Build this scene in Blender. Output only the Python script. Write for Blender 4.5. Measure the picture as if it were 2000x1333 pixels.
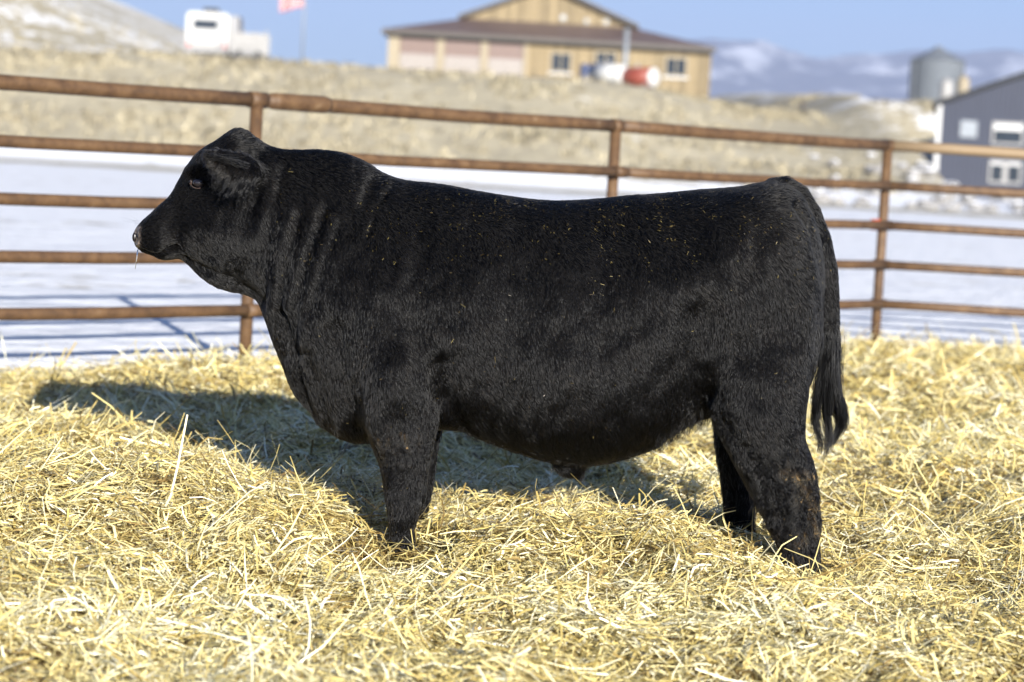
import bpy, math, random
import numpy as np
from mathutils import Vector, Matrix
from mathutils.kdtree import KDTree

for o in list(bpy.data.objects):
    bpy.data.objects.remove(o)
SC = bpy.context.scene
COL = SC.collection
R = math.radians
rng = np.random.default_rng(7)
random.seed(7)

# ------------------------------------------------------------------ camera
CAM_Z, PITCH, ROLL, FPX = 1.31, R(4.17), R(3.2), 4722.0      # FPX: focal length in pixels of the 2000 px wide photograph
Rv0, Uv0 = np.array([1, 0, 0.]), np.array([0, math.sin(PITCH), math.cos(PITCH)])
Fv = np.array([0, math.cos(PITCH), -math.sin(PITCH)])
Rv = math.cos(ROLL) * Rv0 + math.sin(ROLL) * Uv0
Uv = math.cos(ROLL) * Uv0 - math.sin(ROLL) * Rv0
CAM = np.array([0, 0, CAM_Z])
cd = bpy.data.cameras.new('camera')
cd.sensor_width = 36.0
cd.lens = 36.0 * FPX / 2000.0
cd.clip_start, cd.clip_end = 0.1, 60000
cd.dof.use_dof = True
cd.dof.focus_distance = 7.85
cd.dof.aperture_fstop = 2.8
cam = bpy.data.objects.new('camera', cd)
COL.objects.link(cam)
cam.matrix_world = Matrix(((Rv[0], Uv[0], -Fv[0], 0), (Rv[1], Uv[1], -Fv[1], 0), (Rv[2], Uv[2], -Fv[2], CAM_Z), (0, 0, 0, 1)))
SC.camera = cam


def at(px, py, Y):
    """world point seen at photograph pixel (px, py) on the plane y = Y"""
    d = Fv * FPX + Rv * (px - 1000.0) - Uv * (py - 666.5)
    return CAM + d * (Y / d[1])


def to_px(P):
    """world points (N,3) to photograph pixels"""
    v = np.asarray(P) - CAM
    f = v @ Fv
    return np.stack([1000 + FPX * (v @ Rv) / f, 666.5 - FPX * (v @ Uv) / f], -1)


# ------------------------------------------------------------------ light
SUN_EL, SUN_AZ = R(15.8), R(17.3)          # azimuth: how far the sun stands to the right of straight behind the camera
toward_sun = Vector((math.sin(SUN_AZ) * math.cos(SUN_EL), -math.cos(SUN_AZ) * math.cos(SUN_EL), math.sin(SUN_EL)))
w = bpy.data.worlds.new('World')
SC.world = w
w.use_nodes = True
nt = w.node_tree
nt.nodes.clear()
sky = nt.nodes.new('ShaderNodeTexSky')
sky.sky_type = 'NISHITA'
sky.sun_disc = False
sky.sun_elevation = SUN_EL
sky.sun_rotation = math.atan2(toward_sun.x, toward_sun.y)
sky.altitude = 1500
sky.air_density = 1.0
sky.dust_density = 0.3
sky.ozone_density = 6.0
bg = nt.nodes.new('ShaderNodeBackground')
bg.inputs['Strength'].default_value = 0.056
out = nt.nodes.new('ShaderNodeOutputWorld')
nt.links.new(sky.outputs[0], bg.inputs[0])
nt.links.new(bg.outputs[0], out.inputs[0])
sd = bpy.data.lights.new('sun', 'SUN')
sd.energy = 5.0
sd.angle = R(0.5)
sd.color = (1.0, 0.955, 0.88)
sun = bpy.data.objects.new('sun', sd)
COL.objects.link(sun)
sun.rotation_euler = toward_sun.to_track_quat('Z', 'Y').to_euler()
SC.view_settings.view_transform = 'Standard'
SC.view_settings.look = 'None'
SC.view_settings.exposure = 1.22
SC.view_settings.gamma = 1.0
SC.cycles.use_denoising = True
SC.cycles.max_bounces = 8
SC.cycles.volume_bounces = 0


# ------------------------------------------------------------------ helpers
def _hash(ix, iy, seed):
    h = (ix.astype(np.int64) * 374761393 + iy.astype(np.int64) * 668265263 + seed * 974634541) & 0xffffffff
    h = ((h ^ (h >> 13)) * 1274126177) & 0xffffffff
    return ((h ^ (h >> 16)) & 0xffff) / 65535.0


def vnoise(x, y, seed=0):
    x, y = np.asarray(x, float), np.asarray(y, float)
    ix, iy = np.floor(x), np.floor(y)
    fx, fy = x - ix, y - iy
    fx, fy = fx * fx * (3 - 2 * fx), fy * fy * (3 - 2 * fy)
    a, b = _hash(ix, iy, seed), _hash(ix + 1, iy, seed)
    c, d = _hash(ix, iy + 1, seed), _hash(ix + 1, iy + 1, seed)
    return (a + (b - a) * fx) * (1 - fy) + (c + (d - c) * fx) * fy


def fbm(x, y, oct=4, seed=0):
    s, a, t = 0, 0.5, 0
    for k in range(oct):
        s = s + a * vnoise(x * 2 ** k, y * 2 ** k, seed + k * 17)
        t += a
        a *= 0.5
    return s / t          # 0..1


def sstep(a, b, x):
    t = np.clip((np.asarray(x, float) - a) / (b - a), 0, 1)
    return t * t * (3 - 2 * t)


def tag(o, label=None, cat=None, group=None, kind=None):
    for k, v in (('label', label), ('category', cat), ('group', group), ('kind', kind)):
        if v:
            o[k] = v
    return o


def link(o, parent=None):
    COL.objects.link(o)
    if parent is not None:
        o.parent = parent
    return o


def thing(name, label, cat, loc=(0, 0, 0), rz=0, group=None):
    o = bpy.data.objects.new(name, None)
    o.empty_display_size = 0.2
    o.location = loc
    o.rotation_euler = (0, 0, rz)
    tag(o, label, cat, group)
    return link(o)


def mesh_np(name, V, F, smooth=False):
    """mesh from numpy arrays, all faces with the same corner count"""
    V = np.asarray(V, np.float32)
    F = np.asarray(F, np.int32)
    k = F.shape[1]
    me = bpy.data.meshes.new(name)
    me.vertices.add(len(V))
    me.vertices.foreach_set('co', V.ravel())
    me.loops.add(F.size)
    me.loops.foreach_set('vertex_index', F.ravel())
    me.polygons.add(len(F))
    me.polygons.foreach_set('loop_start', np.arange(0, F.size, k, dtype=np.int32))
    me.polygons.foreach_set('loop_total', np.full(len(F), k, np.int32))
    if smooth:
        me.polygons.foreach_set('use_smooth', np.ones(len(F), bool))
    me.update(calc_edges=True)
    return me


class MB:
    """collects simple solids into one mesh"""

    def __init__(self):
        self.v, self.f = [], []

    def box(self, x0, x1, y0, y1, z0, z1):
        n = len(self.v)
        self.v += [(x0, y0, z0), (x1, y0, z0), (x1, y1, z0), (x0, y1, z0), (x0, y0, z1), (x1, y0, z1), (x1, y1, z1), (x0, y1, z1)]
        self.f += [tuple(n + i for i in q) for q in ((0, 3, 2, 1), (4, 5, 6, 7), (0, 1, 5, 4), (1, 2, 6, 5), (2, 3, 7, 6), (3, 0, 4, 7))]
        return self

    def poly(self, pts, faces):
        n = len(self.v)
        self.v += [tuple(p) for p in pts]
        self.f += [tuple(n + i for i in q) for q in faces]
        return self

    def prism(self, pts, off):
        """closed flat outline pushed along off"""
        k = len(pts)
        n = len(self.v)
        self.v += [tuple(p) for p in pts] + [tuple(np.add(p, off)) for p in pts]
        self.f += [tuple(n + i for i in range(k)), tuple(n + k + i for i in reversed(range(k)))]
        self.f += [(n + i, n + k + i, n + k + (i + 1) % k, n + (i + 1) % k) for i in range(k)]
        return self

    def tube(self, pts, rad, seg=10, flat=None):
        """tube along a polyline, radius per point"""
        pts = [Vector(p) for p in pts]
        rads = rad if hasattr(rad, '__len__') else [rad] * len(pts)
        n0 = len(self.v)
        ref = Vector((0, 0, 1))
        if abs((pts[-1] - pts[0]).normalized().z) > 0.9:
            ref = Vector((0, 1, 0))
        for i, p in enumerate(pts):
            t = (pts[min(i + 1, len(pts) - 1)] - pts[max(i - 1, 0)]).normalized()
            a = t.cross(ref).normalized()
            b = a.cross(t)
            for k in range(seg):
                th = 2 * math.pi * k / seg
                self.v.append(tuple(p + (a * math.cos(th) + b * math.sin(th)) * rads[i]))
        for i in range(len(pts) - 1):
            for k in range(seg):
                q = n0 + i * seg
                self.f.append((q + k, q + (k + 1) % seg, q + seg + (k + 1) % seg, q + seg + k))
        self.f.append(tuple(n0 + k for k in reversed(range(seg))))
        self.f.append(tuple(n0 + (len(pts) - 1) * seg + k for k in range(seg)))
        return self

    def build(self, name, mat, parent=None, smooth=False, bevel=0):
        me = bpy.data.meshes.new(name)
        me.from_pydata([tuple(map(float, p)) for p in self.v], [], self.f)
        if smooth:
            for p in me.polygons:
                p.use_smooth = len(p.vertices) == 4
        me.materials.append(mat)
        o = bpy.data.objects.new(name, me)
        link(o, parent)
        if bevel:
            m = o.modifiers.new('bevel', 'BEVEL')
            m.width = bevel
            m.segments = 2
        return o


# ------------------------------------------------------------------ materials
class NT:
    def __init__(self, name):
        self.m = bpy.data.materials.new(name)
        self.m.use_nodes = True
        self.t = self.m.node_tree
        self.t.nodes.clear()
        self.out = self.n('ShaderNodeOutputMaterial')

    def n(self, kind, **kw):
        nd = self.t.nodes.new(kind)
        for k, v in kw.items():
            if k.startswith('i_'):
                key = k[2:].replace('_', ' ')
                nd.inputs[key].default_value = v
            else:
                setattr(nd, k, v)
        return nd

    def l(self, a, b):
        self.t.links.new(a, b)

    def coord(self, kind='Object', scale=(1, 1, 1)):
        c = self.n('ShaderNodeTexCoord')
        mp = self.n('ShaderNodeMapping')
        mp.inputs['Scale'].default_value = scale
        self.l(c.outputs[kind], mp.inputs[0])
        return mp.outputs[0]

    def noise(self, vec, scale, detail=4, rough=0.55):
        nd = self.n('ShaderNodeTexNoise')
        nd.inputs['Scale'].default_value = scale
        nd.inputs['Detail'].default_value = detail
        nd.inputs['Roughness'].default_value = rough
        self.l(vec, nd.inputs['Vector'])
        return nd.outputs['Fac']

    def ramp(self, fac, stops):
        nd = self.n('ShaderNodeValToRGB')
        e = nd.color_ramp.elements
        while len(e) < len(stops):
            e.new(0.5)
        for k, (p, c) in enumerate(stops):
            e[k].position = p
            e[k].color = (*c, 1) if len(c) == 3 else c
        self.l(fac, nd.inputs[0])
        return nd.outputs[0]

    def mix(self, fac, a, b, blend='MIX'):
        nd = self.n('ShaderNodeMix', data_type='RGBA', blend_type=blend)
        for sock, v in ((nd.inputs[0], fac), (nd.inputs[6], a), (nd.inputs[7], b)):
            if isinstance(v, (int, float)):
                sock.default_value = v
            elif isinstance(v, tuple):
                sock.default_value = (*v, 1)
            else:
                self.l(v, sock)
        return nd.outputs[2]

    def bump(self, h, strength=0.3, dist=0.01):
        nd = self.n('ShaderNodeBump')
        nd.inputs['Strength'].default_value = strength
        nd.inputs['Distance'].default_value = dist
        self.l(h, nd.inputs['Height'])
        return nd.outputs[0]

    def attr(self, name):
        return self.n('ShaderNodeAttribute', attribute_name=name)

    def done(self, color, rough=0.6, metal=0.0, normal=None, spec=0.5):
        b = self.n('ShaderNodeBsdfPrincipled')
        for k, v in (('Base Color', color), ('Roughness', rough), ('Metallic', metal), ('Specular IOR Level', spec)):
            if isinstance(v, (int, float)):
                b.inputs[k].default_value = v
            elif isinstance(v, tuple):
                b.inputs[k].default_value = (*v, 1)
            else:
                self.l(v, b.inputs[k])
        if normal is not None:
            self.l(normal, b.inputs['Normal'])
        self.l(b.outputs[0], self.out.inputs['Surface'])
        self.b = b
        return self.m


def plain(name, c, rough=0.6, metal=0.0, var=0.25, scale=3.0, streak=(1, 1, 1)):
    """a painted or weathered surface: base colour with uneven tone and slight relief"""
    t = NT(name)
    v = t.coord('Object', streak)
    n = t.noise(v, scale, 5)
    col = t.ramp(n, [(0.25, tuple(x * (1 - var) for x in c)), (0.75, tuple(min(1, x * (1 + var)) for x in c))])
    return t.done(col, rough, metal, t.bump(n, 0.15, 0.02))


def mat_rust(pale=0.0):
    t = NT('rusty_pipe' if not pale else 'bleached_rusty_pipe')
    v = t.coord('Object', (1, 1, 1))
    n1 = t.noise(v, 9.0, 8, 0.72)
    n2 = t.noise(t.coord('Object', (3, 3, 30)), 2.0, 5)
    c = t.ramp(n1, [(0.28, (0.026, 0.014, 0.008)), (0.45, (0.080, 0.042, 0.019)), (0.62, (0.125, 0.070, 0.032)), (0.78, (0.28, 0.22, 0.15))])
    c = t.mix(t.ramp(n2, [(0.45, (0, 0, 0)), (0.75, (0.5, 0.5, 0.5))]), c, (0.075, 0.045, 0.023))
    if pale:
        c = t.mix(pale, c, (0.27, 0.20, 0.12))
    return t.done(c, 0.62, 0.0, t.bump(n1, 0.3, 0.004), 0.4)


def mat_straw():
    t = NT('straw')
    a = t.attr('tint')
    c = t.ramp(a.outputs['Fac'], [(0.0, (0.10, 0.065, 0.023)), (0.16, (0.29, 0.195, 0.065)), (0.4, (0.60, 0.475, 0.16)), (0.72, (0.79, 0.69, 0.335)), (1.0, (0.93, 0.89, 0.67))])
    b = t.n('ShaderNodeBsdfPrincipled', i_Roughness=0.33)
    b.inputs['Specular IOR Level'].default_value = 0.75
    t.l(c, b.inputs['Base Color'])
    tr = t.n('ShaderNodeBsdfTranslucent')
    t.l(c, tr.inputs[0])
    mx = t.n('ShaderNodeMixShader')
    mx.inputs[0].default_value = 0.12
    t.l(b.outputs[0], mx.inputs[1])
    t.l(tr.outputs[0], mx.inputs[2])
    t.l(mx.outputs[0], t.out.inputs['Surface'])
    return t.m


def mat_bed():
    t = NT('trampled_straw')
    v = t.coord('Object', (1, 1, 1))
    n = t.noise(v, 60, 6, 0.7)
    c = t.ramp(n, [(0.3, (0.07, 0.046, 0.016)), (0.55, (0.22, 0.155, 0.055)), (0.75, (0.42, 0.32, 0.12))])
    return t.done(c, 0.8, 0, t.bump(n, 0.8, 0.02), 0.2)


def mat_terrain():
    t = NT('winter_ground')
    v = t.coord('Object', (1, 1, 1))
    s = t.attr('snow')
    n_f = t.noise(v, 1.3, 6, 0.65)
    n_m = t.noise(v, 0.22, 6, 0.62)
    n_s = t.noise(v, 7.0, 4, 0.6)
    grass = t.ramp(n_m, [(0.25, (0.33, 0.29, 0.205)), (0.5, (0.45, 0.395, 0.275)), (0.75, (0.54, 0.48, 0.345))])
    grass = t.mix(t.ramp(n_f, [(0.35, (0.6, 0.6, 0.6)), (0.6, (0, 0, 0))]), grass, (0.25, 0.22, 0.165))
    snow = t.ramp(n_s, [(0.2, (0.62, 0.63, 0.66)), (0.7, (0.87, 0.875, 0.89))])
    add = t.n('ShaderNodeMath', operation='ADD')
    sub = t.n('ShaderNodeMath', operation='SUBTRACT')
    t.l(t.mix(0.5, n_f, n_m), sub.inputs[0])
    sub.inputs[1].default_value = 0.5
    mul = t.n('ShaderNodeMath', operation='MULTIPLY')
    mul.inputs[1].default_value = 2.6
    t.l(sub.outputs[0], mul.inputs[0])
    t.l(mul.outputs[0], add.inputs[0])
    t.l(s.outputs['Fac'], add.inputs[1])
    fac = t.ramp(add.outputs[0], [(0.42, (0, 0, 0)), (0.58, (1, 1, 1))])
    return t.done(t.mix(fac, grass, snow), 0.85, 0, t.bump(n_f, 0.9, 0.16), 0.25)


def mat_mountain():
    t = NT('mountain_rock_and_snow')
    v = t.coord('Object', (1, 1, 1))
    g = t.n('ShaderNodeNewGeometry')
    sep = t.n('ShaderNodeSeparateXYZ')
    t.l(g.outputs['Normal'], sep.inputs[0])
    n = t.noise(v, 0.0035, 7, 0.62)
    n2 = t.noise(v, 0.02, 5, 0.6)
    rock = t.ramp(n2, [(0.3, (0.045, 0.055, 0.055)), (0.7, (0.12, 0.115, 0.10))])
    fac = t.ramp(n, [(0.48, (0, 0, 0)), (0.60, (0.75, 0.75, 0.75))])
    return t.done(t.mix(fac, rock, (0.82, 0.84, 0.88)), 0.9, 0, None, 0.1)


def mat_wood(name, a, b):
    t = NT(name)
    oi = t.n('ShaderNodeObjectInfo')
    v = t.coord('Object', (6, 6, 0.8))
    n = t.noise(v, 2.0, 5)
    c = t.ramp(n, [(0.25, a), (0.75, b)])
    hsv = t.n('ShaderNodeHueSaturation')
    mr = t.n('ShaderNodeMapRange')
    mr.inputs['To Min'].default_value = 0.72
    mr.inputs['To Max'].default_value = 1.2
    t.l(oi.outputs['Random'], mr.inputs[0])
    t.l(mr.outputs[0], hsv.inputs['Value'])
    t.l(c, hsv.inputs['Color'])
    return t.done(hsv.outputs[0], 0.7, 0, t.bump(n, 0.2, 0.01), 0.3)


M = dict(
    rust=mat_rust(), rust_pale=mat_rust(0.6), straw=mat_straw(), bed=mat_bed(), terrain=mat_terrain(), mountain=mat_mountain(),
    wood=mat_wood('pine_board', (0.165, 0.125, 0.068), (0.255, 0.20, 0.118)),
    trim=plain('cream_trim', (0.24, 0.20, 0.135), 0.6, 0, 0.1),
    roof=plain('brown_metal_roof', (0.105, 0.075, 0.066), 0.5, 0.0, 0.2, 1.0),
    fascia=plain('dark_fascia', (0.05, 0.042, 0.035), 0.6, 0, 0.2),
    white=plain('white_paint', (0.46, 0.46, 0.455), 0.45, 0, 0.06),
    red_door=plain('faded_red_door_panel', (0.13, 0.082, 0.07), 0.5, 0, 0.12),
    pale_door=plain('pale_door_panel', (0.23, 0.205, 0.19), 0.5, 0, 0.1),
    glass=plain('dark_window_glass', (0.02, 0.025, 0.035), 0.08, 0, 0.3, 1.0),
    slate=plain('slate_blue_cladding', (0.020, 0.025, 0.045), 0.6, 0.0, 0.08, 0.8),
    darkroof=plain('charcoal_roof_metal', (0.010, 0.011, 0.013), 0.75, 0, 0.2),
    galv=plain('galvanised_steel', (0.21, 0.23, 0.255), 0.5, 0.25, 0.18, 1.5, (1, 1, 3)),
    galvdark=plain('dull_galvanised_steel', (0.15, 0.165, 0.185), 0.55, 0.2, 0.15),
    redtank=plain('red_tank_paint', (0.20, 0.045, 0.028), 0.5, 0, 0.15),
    blue=plain('blue_plastic', (0.025, 0.04, 0.10), 0.5, 0, 0.15),
    black=plain('black_rubber', (0.02, 0.02, 0.021), 0.6, 0, 0.2),
    grey=plain('grey_metal', (0.22, 0.22, 0.23), 0.5, 0.3, 0.2),
    redpaint=plain('red_lens', (0.4, 0.02, 0.02), 0.3, 0, 0.1),
    rock=plain('grey_field_stone', (0.22, 0.21, 0.20), 0.85, 0, 0.35, 2.0),
    rocksnow=plain('snow_on_stone', (0.80, 0.82, 0.86), 0.8, 0, 0.05),
    offwhite=plain('off_white_paint', (0.25, 0.245, 0.24), 0.5, 0, 0.15),
    orange=plain('faded_orange_marking_paint', (0.50, 0.09, 0.03), 0.6, 0, 0.2),
)

# ------------------------------------------------------------------ fence line on plan
FP = [(-5.83, 9.34), (-3.68, 11.60), (-1.53, 13.86), (0.61, 16.12), (2.76, 18.38), (5.86, 18.45), (8.96, 18.52)]


def fence_y(x):
    return np.interp(x, [p[0] for p in FP], [p[1] for p in FP])


# ------------------------------------------------------------------ ground
def yard_z(x, y):
    return 0.010 * np.clip(y - 8, 0, 14) + 0.0025 * np.clip(y - 22, 0, 90)


def terrain_z(x, y):
    x, y = np.asarray(x, float), np.asarray(y, float)
    z = yard_z(x, y) + 0.05 * (fbm(x * 0.35, y * 0.35, 3, 3) - 0.5) * sstep(18, 30, y)
    right = sstep(20.5, 24.8, x)                                     # where the embankment stands back behind the blue building
    foot = 108 + 62 * right + 5 * (fbm(x * 0.06, y * 0 + 1, 3, 5) - 0.5)
    crest = 138 + 12 * sstep(2, 16, x) + 40 * right
    top = 6.2 - 1.0 * sstep(6, 16, x) + 2.6 * sstep(17, 24.5, x)
    t = np.clip((y - foot) / (crest - foot), 0, 1)
    bank = top * (0.55 * t + 0.45 * t * t * (3 - 2 * t))
    bump_ = 0.55 * (fbm(x * 0.09, y * 0.09, 4, 11) - 0.5) * sstep(0, 0.35, t) * (1 - 0.5 * sstep(170, 260, y))
    z = z + bank * (1 - z / 9) + bump_
    plat = np.clip(y - crest, 0, 110)
    z = z + plat * (0.022 + 0.014 * sstep(15, 30, x)) * (t >= 1)
    # rise at the left
    z = z + 0.36 * np.clip(-23.5 - x, 0, 40) * sstep(146, 182, y)
    # platform of the blue building
    z = z + right * 0.55 * sstep(104, 126, y) * (1 - t)
    z = z - 0.22 * sstep(0.2, -0.8, y - fence_y(x)) * (y > -30)      # scraped out under the straw
    far = sstep(290, 900, y)
    z = z * (1 - far) + far * (-15 + 6 * (fbm(x * 0.002, y * 0.002, 3, 2) - 0.5))
    return z


def grid_axis(lo, hi, dense_lo, dense_hi, step, grow=1.18):
    a = list(np.arange(dense_lo, dense_hi + 1e-6, step))
    s = step
    while a[-1] < hi:
        s *= grow
        a.append(a[-1] + s)
    s = step
    while a[0] > lo:
        s *= grow
        a.insert(0, a[0] - s)
    return np.array(a)


gx = grid_axis(-14000, 14000, -75, 75, 1.0)
gy = np.concatenate([grid_axis(-400, 30, -4, 30, 1.0, 1.3)[:-1], np.arange(30, 100, 2.0), np.arange(100, 200, 0.8), np.arange(200, 330, 3.0)])
s = 4.0
gy = list(gy[gy < 330])
while gy[-1] < 14000:
    gy.append(gy[-1] + s)
    s *= 1.15
gy = np.array(gy)
GX, GY = np.meshgrid(gx, gy)
GZ = terrain_z(GX, GY)
nx, ny = len(gx), len(gy)
idx = np.arange(nx * ny).reshape(ny, nx)
F = np.stack([idx[:-1, :-1], idx[:-1, 1:], idx[1:, 1:], idx[1:, :-1]], -1).reshape(-1, 4)
me = mesh_np('ground', np.stack([GX, GY, GZ], -1).reshape(-1, 3), F, True)
right = sstep(14, 26, GX)
bankf = sstep(0.6, 1.6, GZ)
snow = 0.80 - 0.66 * bankf                                               # snow in the yard, dry grass on the bank
snow = snow + right * bankf * 0.30                                       # patchy snow at the right
snow = snow + 0.30 * sstep(-20, -27, GX) * sstep(141, 152, GY)           # snow up the rise at the left, raised to paint its sunlit paleness
snow = snow - 0.55 * sstep(88, 97, GY) * (1 - sstep(103, 108, GY))       # bare strip at the foot
snow = np.where(GY > 290, 0.6, snow)
at_ = me.attributes.new('snow', 'FLOAT', 'POINT')
at_.data.foreach_set('value', np.clip(snow, 0, 1).ravel().astype(np.float32))
me.materials.append(M['terrain'])
tag(link(bpy.data.objects.new('ground', me)), kind='structure')

# mountains
mx_, my_ = np.linspace(-1500, 9000, 420), np.linspace(8200, 12500, 150)
MX, MY = np.meshgrid(mx_, my_)
t = (MY - 8200) / 2300
ridge = np.interp(MX, [-1500, 0, 500, 800, 1300, 1700, 2300, 3500, 9000], [60, 420, 590, 620, 595, 605, 640, 660, 680])
rn = 1 - np.abs(2 * fbm(MX * 0.0016, MY * 0.0016, 6, 31) - 1)
MX2 = MX + 0
MZ = -20 + ridge * np.where(t < 1, np.clip(t, 0, 1) ** 1.2, np.clip(1 - (t - 1) * 1.1, 0, 1)) * (0.86 + 0.16 * rn)
ii = np.arange(MX.size).reshape(MX.shape)
F = np.stack([ii[:-1, :-1], ii[:-1, 1:], ii[1:, 1:], ii[1:, :-1]], -1).reshape(-1, 4)
me = mesh_np('mountains', np.stack([MX, MY, MZ], -1).reshape(-1, 3), F, True)
me.materials.append(M['mountain'])
tag(link(bpy.data.objects.new('mountains', me)), kind='structure')


# ------------------------------------------------------------------ straw bed
def bed_edge(x):
    return fence_y(x) + 0.2 + 0.9 * (fbm(x * 0.8, x * 0 + 3.3, 3, 8) - 0.5)


def bed_z(x, y):
    x, y = np.asarray(x, float), np.asarray(y, float)
    e = bed_edge(x) - y
    h = 0.055 + 0.15 * (fbm(x * 0.75 + 3, y * 0.6, 3, 21) - 0.5) + 0.13 * (fbm(x * 2.6, y * 2.2, 3, 22) - 0.5) + 0.075 * (fbm(x * 7.5, y * 6.5, 2, 23) - 0.5)
    h = h + 0.07 * np.exp(-((x + 1.55) / 0.9) ** 2 - ((y - 8.3) / 0.6) ** 2)          # forked-up heap left of the front feet
    h = h - 0.05 * sstep(3.0, 0.8, e)                                                  # thins out towards the fence
    h = h + 0.05 * np.exp(-((x - 0.25) / 0.5) ** 2 - ((y - 7.9) / 0.35) ** 2)
    # trodden hollows where the feet stand
    for fx, fy, dp in ((-0.38, 7.55, 0.10), (1.0, 7.8, 0.03)):
        wf = np.exp(-((x - fx) / 0.24) ** 2 - ((y - fy) / 0.42) ** 2)
        h = h * (1 - wf) + (0.055 - dp) * wf
    return yard_z(x, y) + np.where(e > 0, h * sstep(0, 0.9, e), -0.12 * sstep(0, 0.5, -e))


bx_, by_ = np.arange(-6, 7.5, 0.07), np.arange(1.5, 20, 0.07)
BX, BY = np.meshgrid(bx_, by_)
BZ = bed_z(BX, BY) - 0.012
ii = np.arange(BX.size).reshape(BX.shape)
F = np.stack([ii[:-1, :-1], ii[:-1, 1:], ii[1:, 1:], ii[1:, :-1]], -1).reshape(-1, 4)
cx, cy = BX.ravel()[F].mean(1), BY.ravel()[F].mean(1)
F = F[cy < bed_edge(cx) + 0.1]
used = np.unique(F)
remap = np.zeros(BX.size, int)
remap[used] = np.arange(len(used))
me = mesh_np('straw_litter', np.stack([BX, BY, BZ], -1).reshape(-1, 3)[used], remap[F], True)
me.materials.append(M['bed'])
tag(link(bpy.data.objects.new('straw_litter', me)), 'trodden layer of straw litter under the loose stalks', 'straw', kind='stuff')


def straw_mesh(name, x, y, L, wd, pitch, lift, tint, bend, K=4):
    n = len(x)
    th = rng.uniform(0, 2 * np.pi, n)
    # stalks lie in loose swaths: neighbouring stalks share a direction more or less
    th = np.where(rng.random(n) < 0.5, 5.0 * fbm(x * 1.6, y * 1.6, 2, 77) * np.pi + rng.normal(0, 0.45, n), th)
    dx, dy = np.cos(th), np.sin(th)
    nxv, nyv = -dy, dx
    roll = rng.normal(0, 0.6, n)
    c1 = rng.normal(0, 0.10, n) * bend
    c2 = rng.normal(0.05, 0.14, n) * bend
    kink = np.where(rng.random(n) < 0.25, rng.normal(0, 0.5, n), 0) * bend
    V = np.zeros((n, K, 2, 3), np.float32)
    for k in range(K):
        u = k / (K - 1) - 0.5
        sl = u * L
        lat = c1 * L * (u * u) * 2 + kink * np.maximum(u, 0) * L
        px, py = x + dx * sl + nxv * lat, y + dy * sl + nyv * lat
        pz = bed_z(px, py)
        rise = (u + 0.5) * L * np.sin(pitch) - c2 * L * (u * u) * 2
        pz = np.maximum(pz - 0.02, 0.5 * (pz + bed_z(x, y)) + lift + rise)
        hw = wd * (0.5 if 0 < k < K - 1 else 0.40)
        ox, oy, oz = nxv * hw * np.cos(roll), nyv * hw * np.cos(roll), hw * np.sin(roll)
        V[:, k, 0] = np.stack([px - ox, py - oy, pz - oz], -1)
        V[:, k, 1] = np.stack([px + ox, py + oy, pz + oz], -1)
    base = (np.arange(n) * K * 2)[:, None]
    F = np.concatenate([base + np.array([[2 * k, 2 * k + 1, 2 * k + 3, 2 * k + 2]]) for k in range(K - 1)], 1).reshape(-1, 4)
    me = mesh_np(name, V.reshape(-1, 3), F)
    a = me.attributes.new('tint', 'FLOAT', 'POINT')
    a.data.foreach_set('value', np.repeat(tint, K * 2).astype(np.float32))
    me.materials.append(M['straw'])
    return me


def scatter(n, y0, y1, margin):
    x = rng.uniform(-6, 7.4, n * 3)
    y = rng.uniform(y0, y1, n * 3)
    half = 0.2117 * y + margin
    ok = (np.abs(x - 0.02 * y) < half) & (y < bed_edge(x) + rng.normal(0.0, 0.14, n * 3))
    x, y = x[ok][:n], y[ok][:n]
    return x, y


def straw_layer(n, y0, y1, margin, lmin, lmax, wmin, wmax, up):
    x, y = scatter(n, y0, y1, margin)
    n = len(x)
    L = lmin + (lmax - lmin) * rng.random(n) ** 1.7
    wd = rng.uniform(wmin, wmax, n)
    pitch = np.where(rng.random(n) < up, rng.uniform(0.3, 1.25, n), rng.normal(0.0, 0.17, n))
    depth = rng.random(n)
    lift = -0.010 + 0.042 * depth ** 1.5
    patch = fbm(x * 1.3, y * 1.3, 3, 55)
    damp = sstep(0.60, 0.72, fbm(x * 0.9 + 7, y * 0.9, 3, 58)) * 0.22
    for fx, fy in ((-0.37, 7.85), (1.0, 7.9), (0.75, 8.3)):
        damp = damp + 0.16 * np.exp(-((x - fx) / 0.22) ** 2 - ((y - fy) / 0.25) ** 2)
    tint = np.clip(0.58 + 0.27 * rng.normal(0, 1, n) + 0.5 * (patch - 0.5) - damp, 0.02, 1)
    return x, y, L, wd, pitch, lift, tint


parts = [straw_layer(60000, 5.2, 9.2, 0.25, 0.03, 0.20, 0.0018, 0.0046, 0.07),
         straw_layer(60000, 5.2, 9.4, 0.25, 0.015, 0.09, 0.0030, 0.0085, 0.12),
         straw_layer(36000, 9.2, 13.0, 0.35, 0.05, 0.24, 0.003, 0.0065, 0.07),
         straw_layer(36000, 9.2, 13.0, 0.35, 0.025, 0.13, 0.005, 0.011, 0.10),
         straw_layer(42000, 13.0, 19.6, 0.5, 0.05, 0.26, 0.006, 0.012, 0.07),
         straw_layer(9000, 2.0, 14.0, 3.0, 0.08, 0.30, 0.004, 0.008, 0.05)]
P = [np.concatenate(c) for c in zip(*parts)]
me = straw_mesh('loose_straw', *P, bend=1.7)
tag(link(bpy.data.objects.new('loose_straw', me)), 'loose yellow straw stalks bedding the whole pen', 'straw', kind='stuff')

# ------------------------------------------------------------------ fence
fence = thing('pipe_fence', 'rusty brown five-rail pipe fence running behind the black bull', 'fence', (FP[2][0], FP[2][1], 0))
fo = np.array([FP[2][0], FP[2][1], 0.0])
RAILS = [(1.595, 0.042), (1.292, 0.034), (0.993, 0.034), (0.694, 0.034), (0.395, 0.034)]


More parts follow.
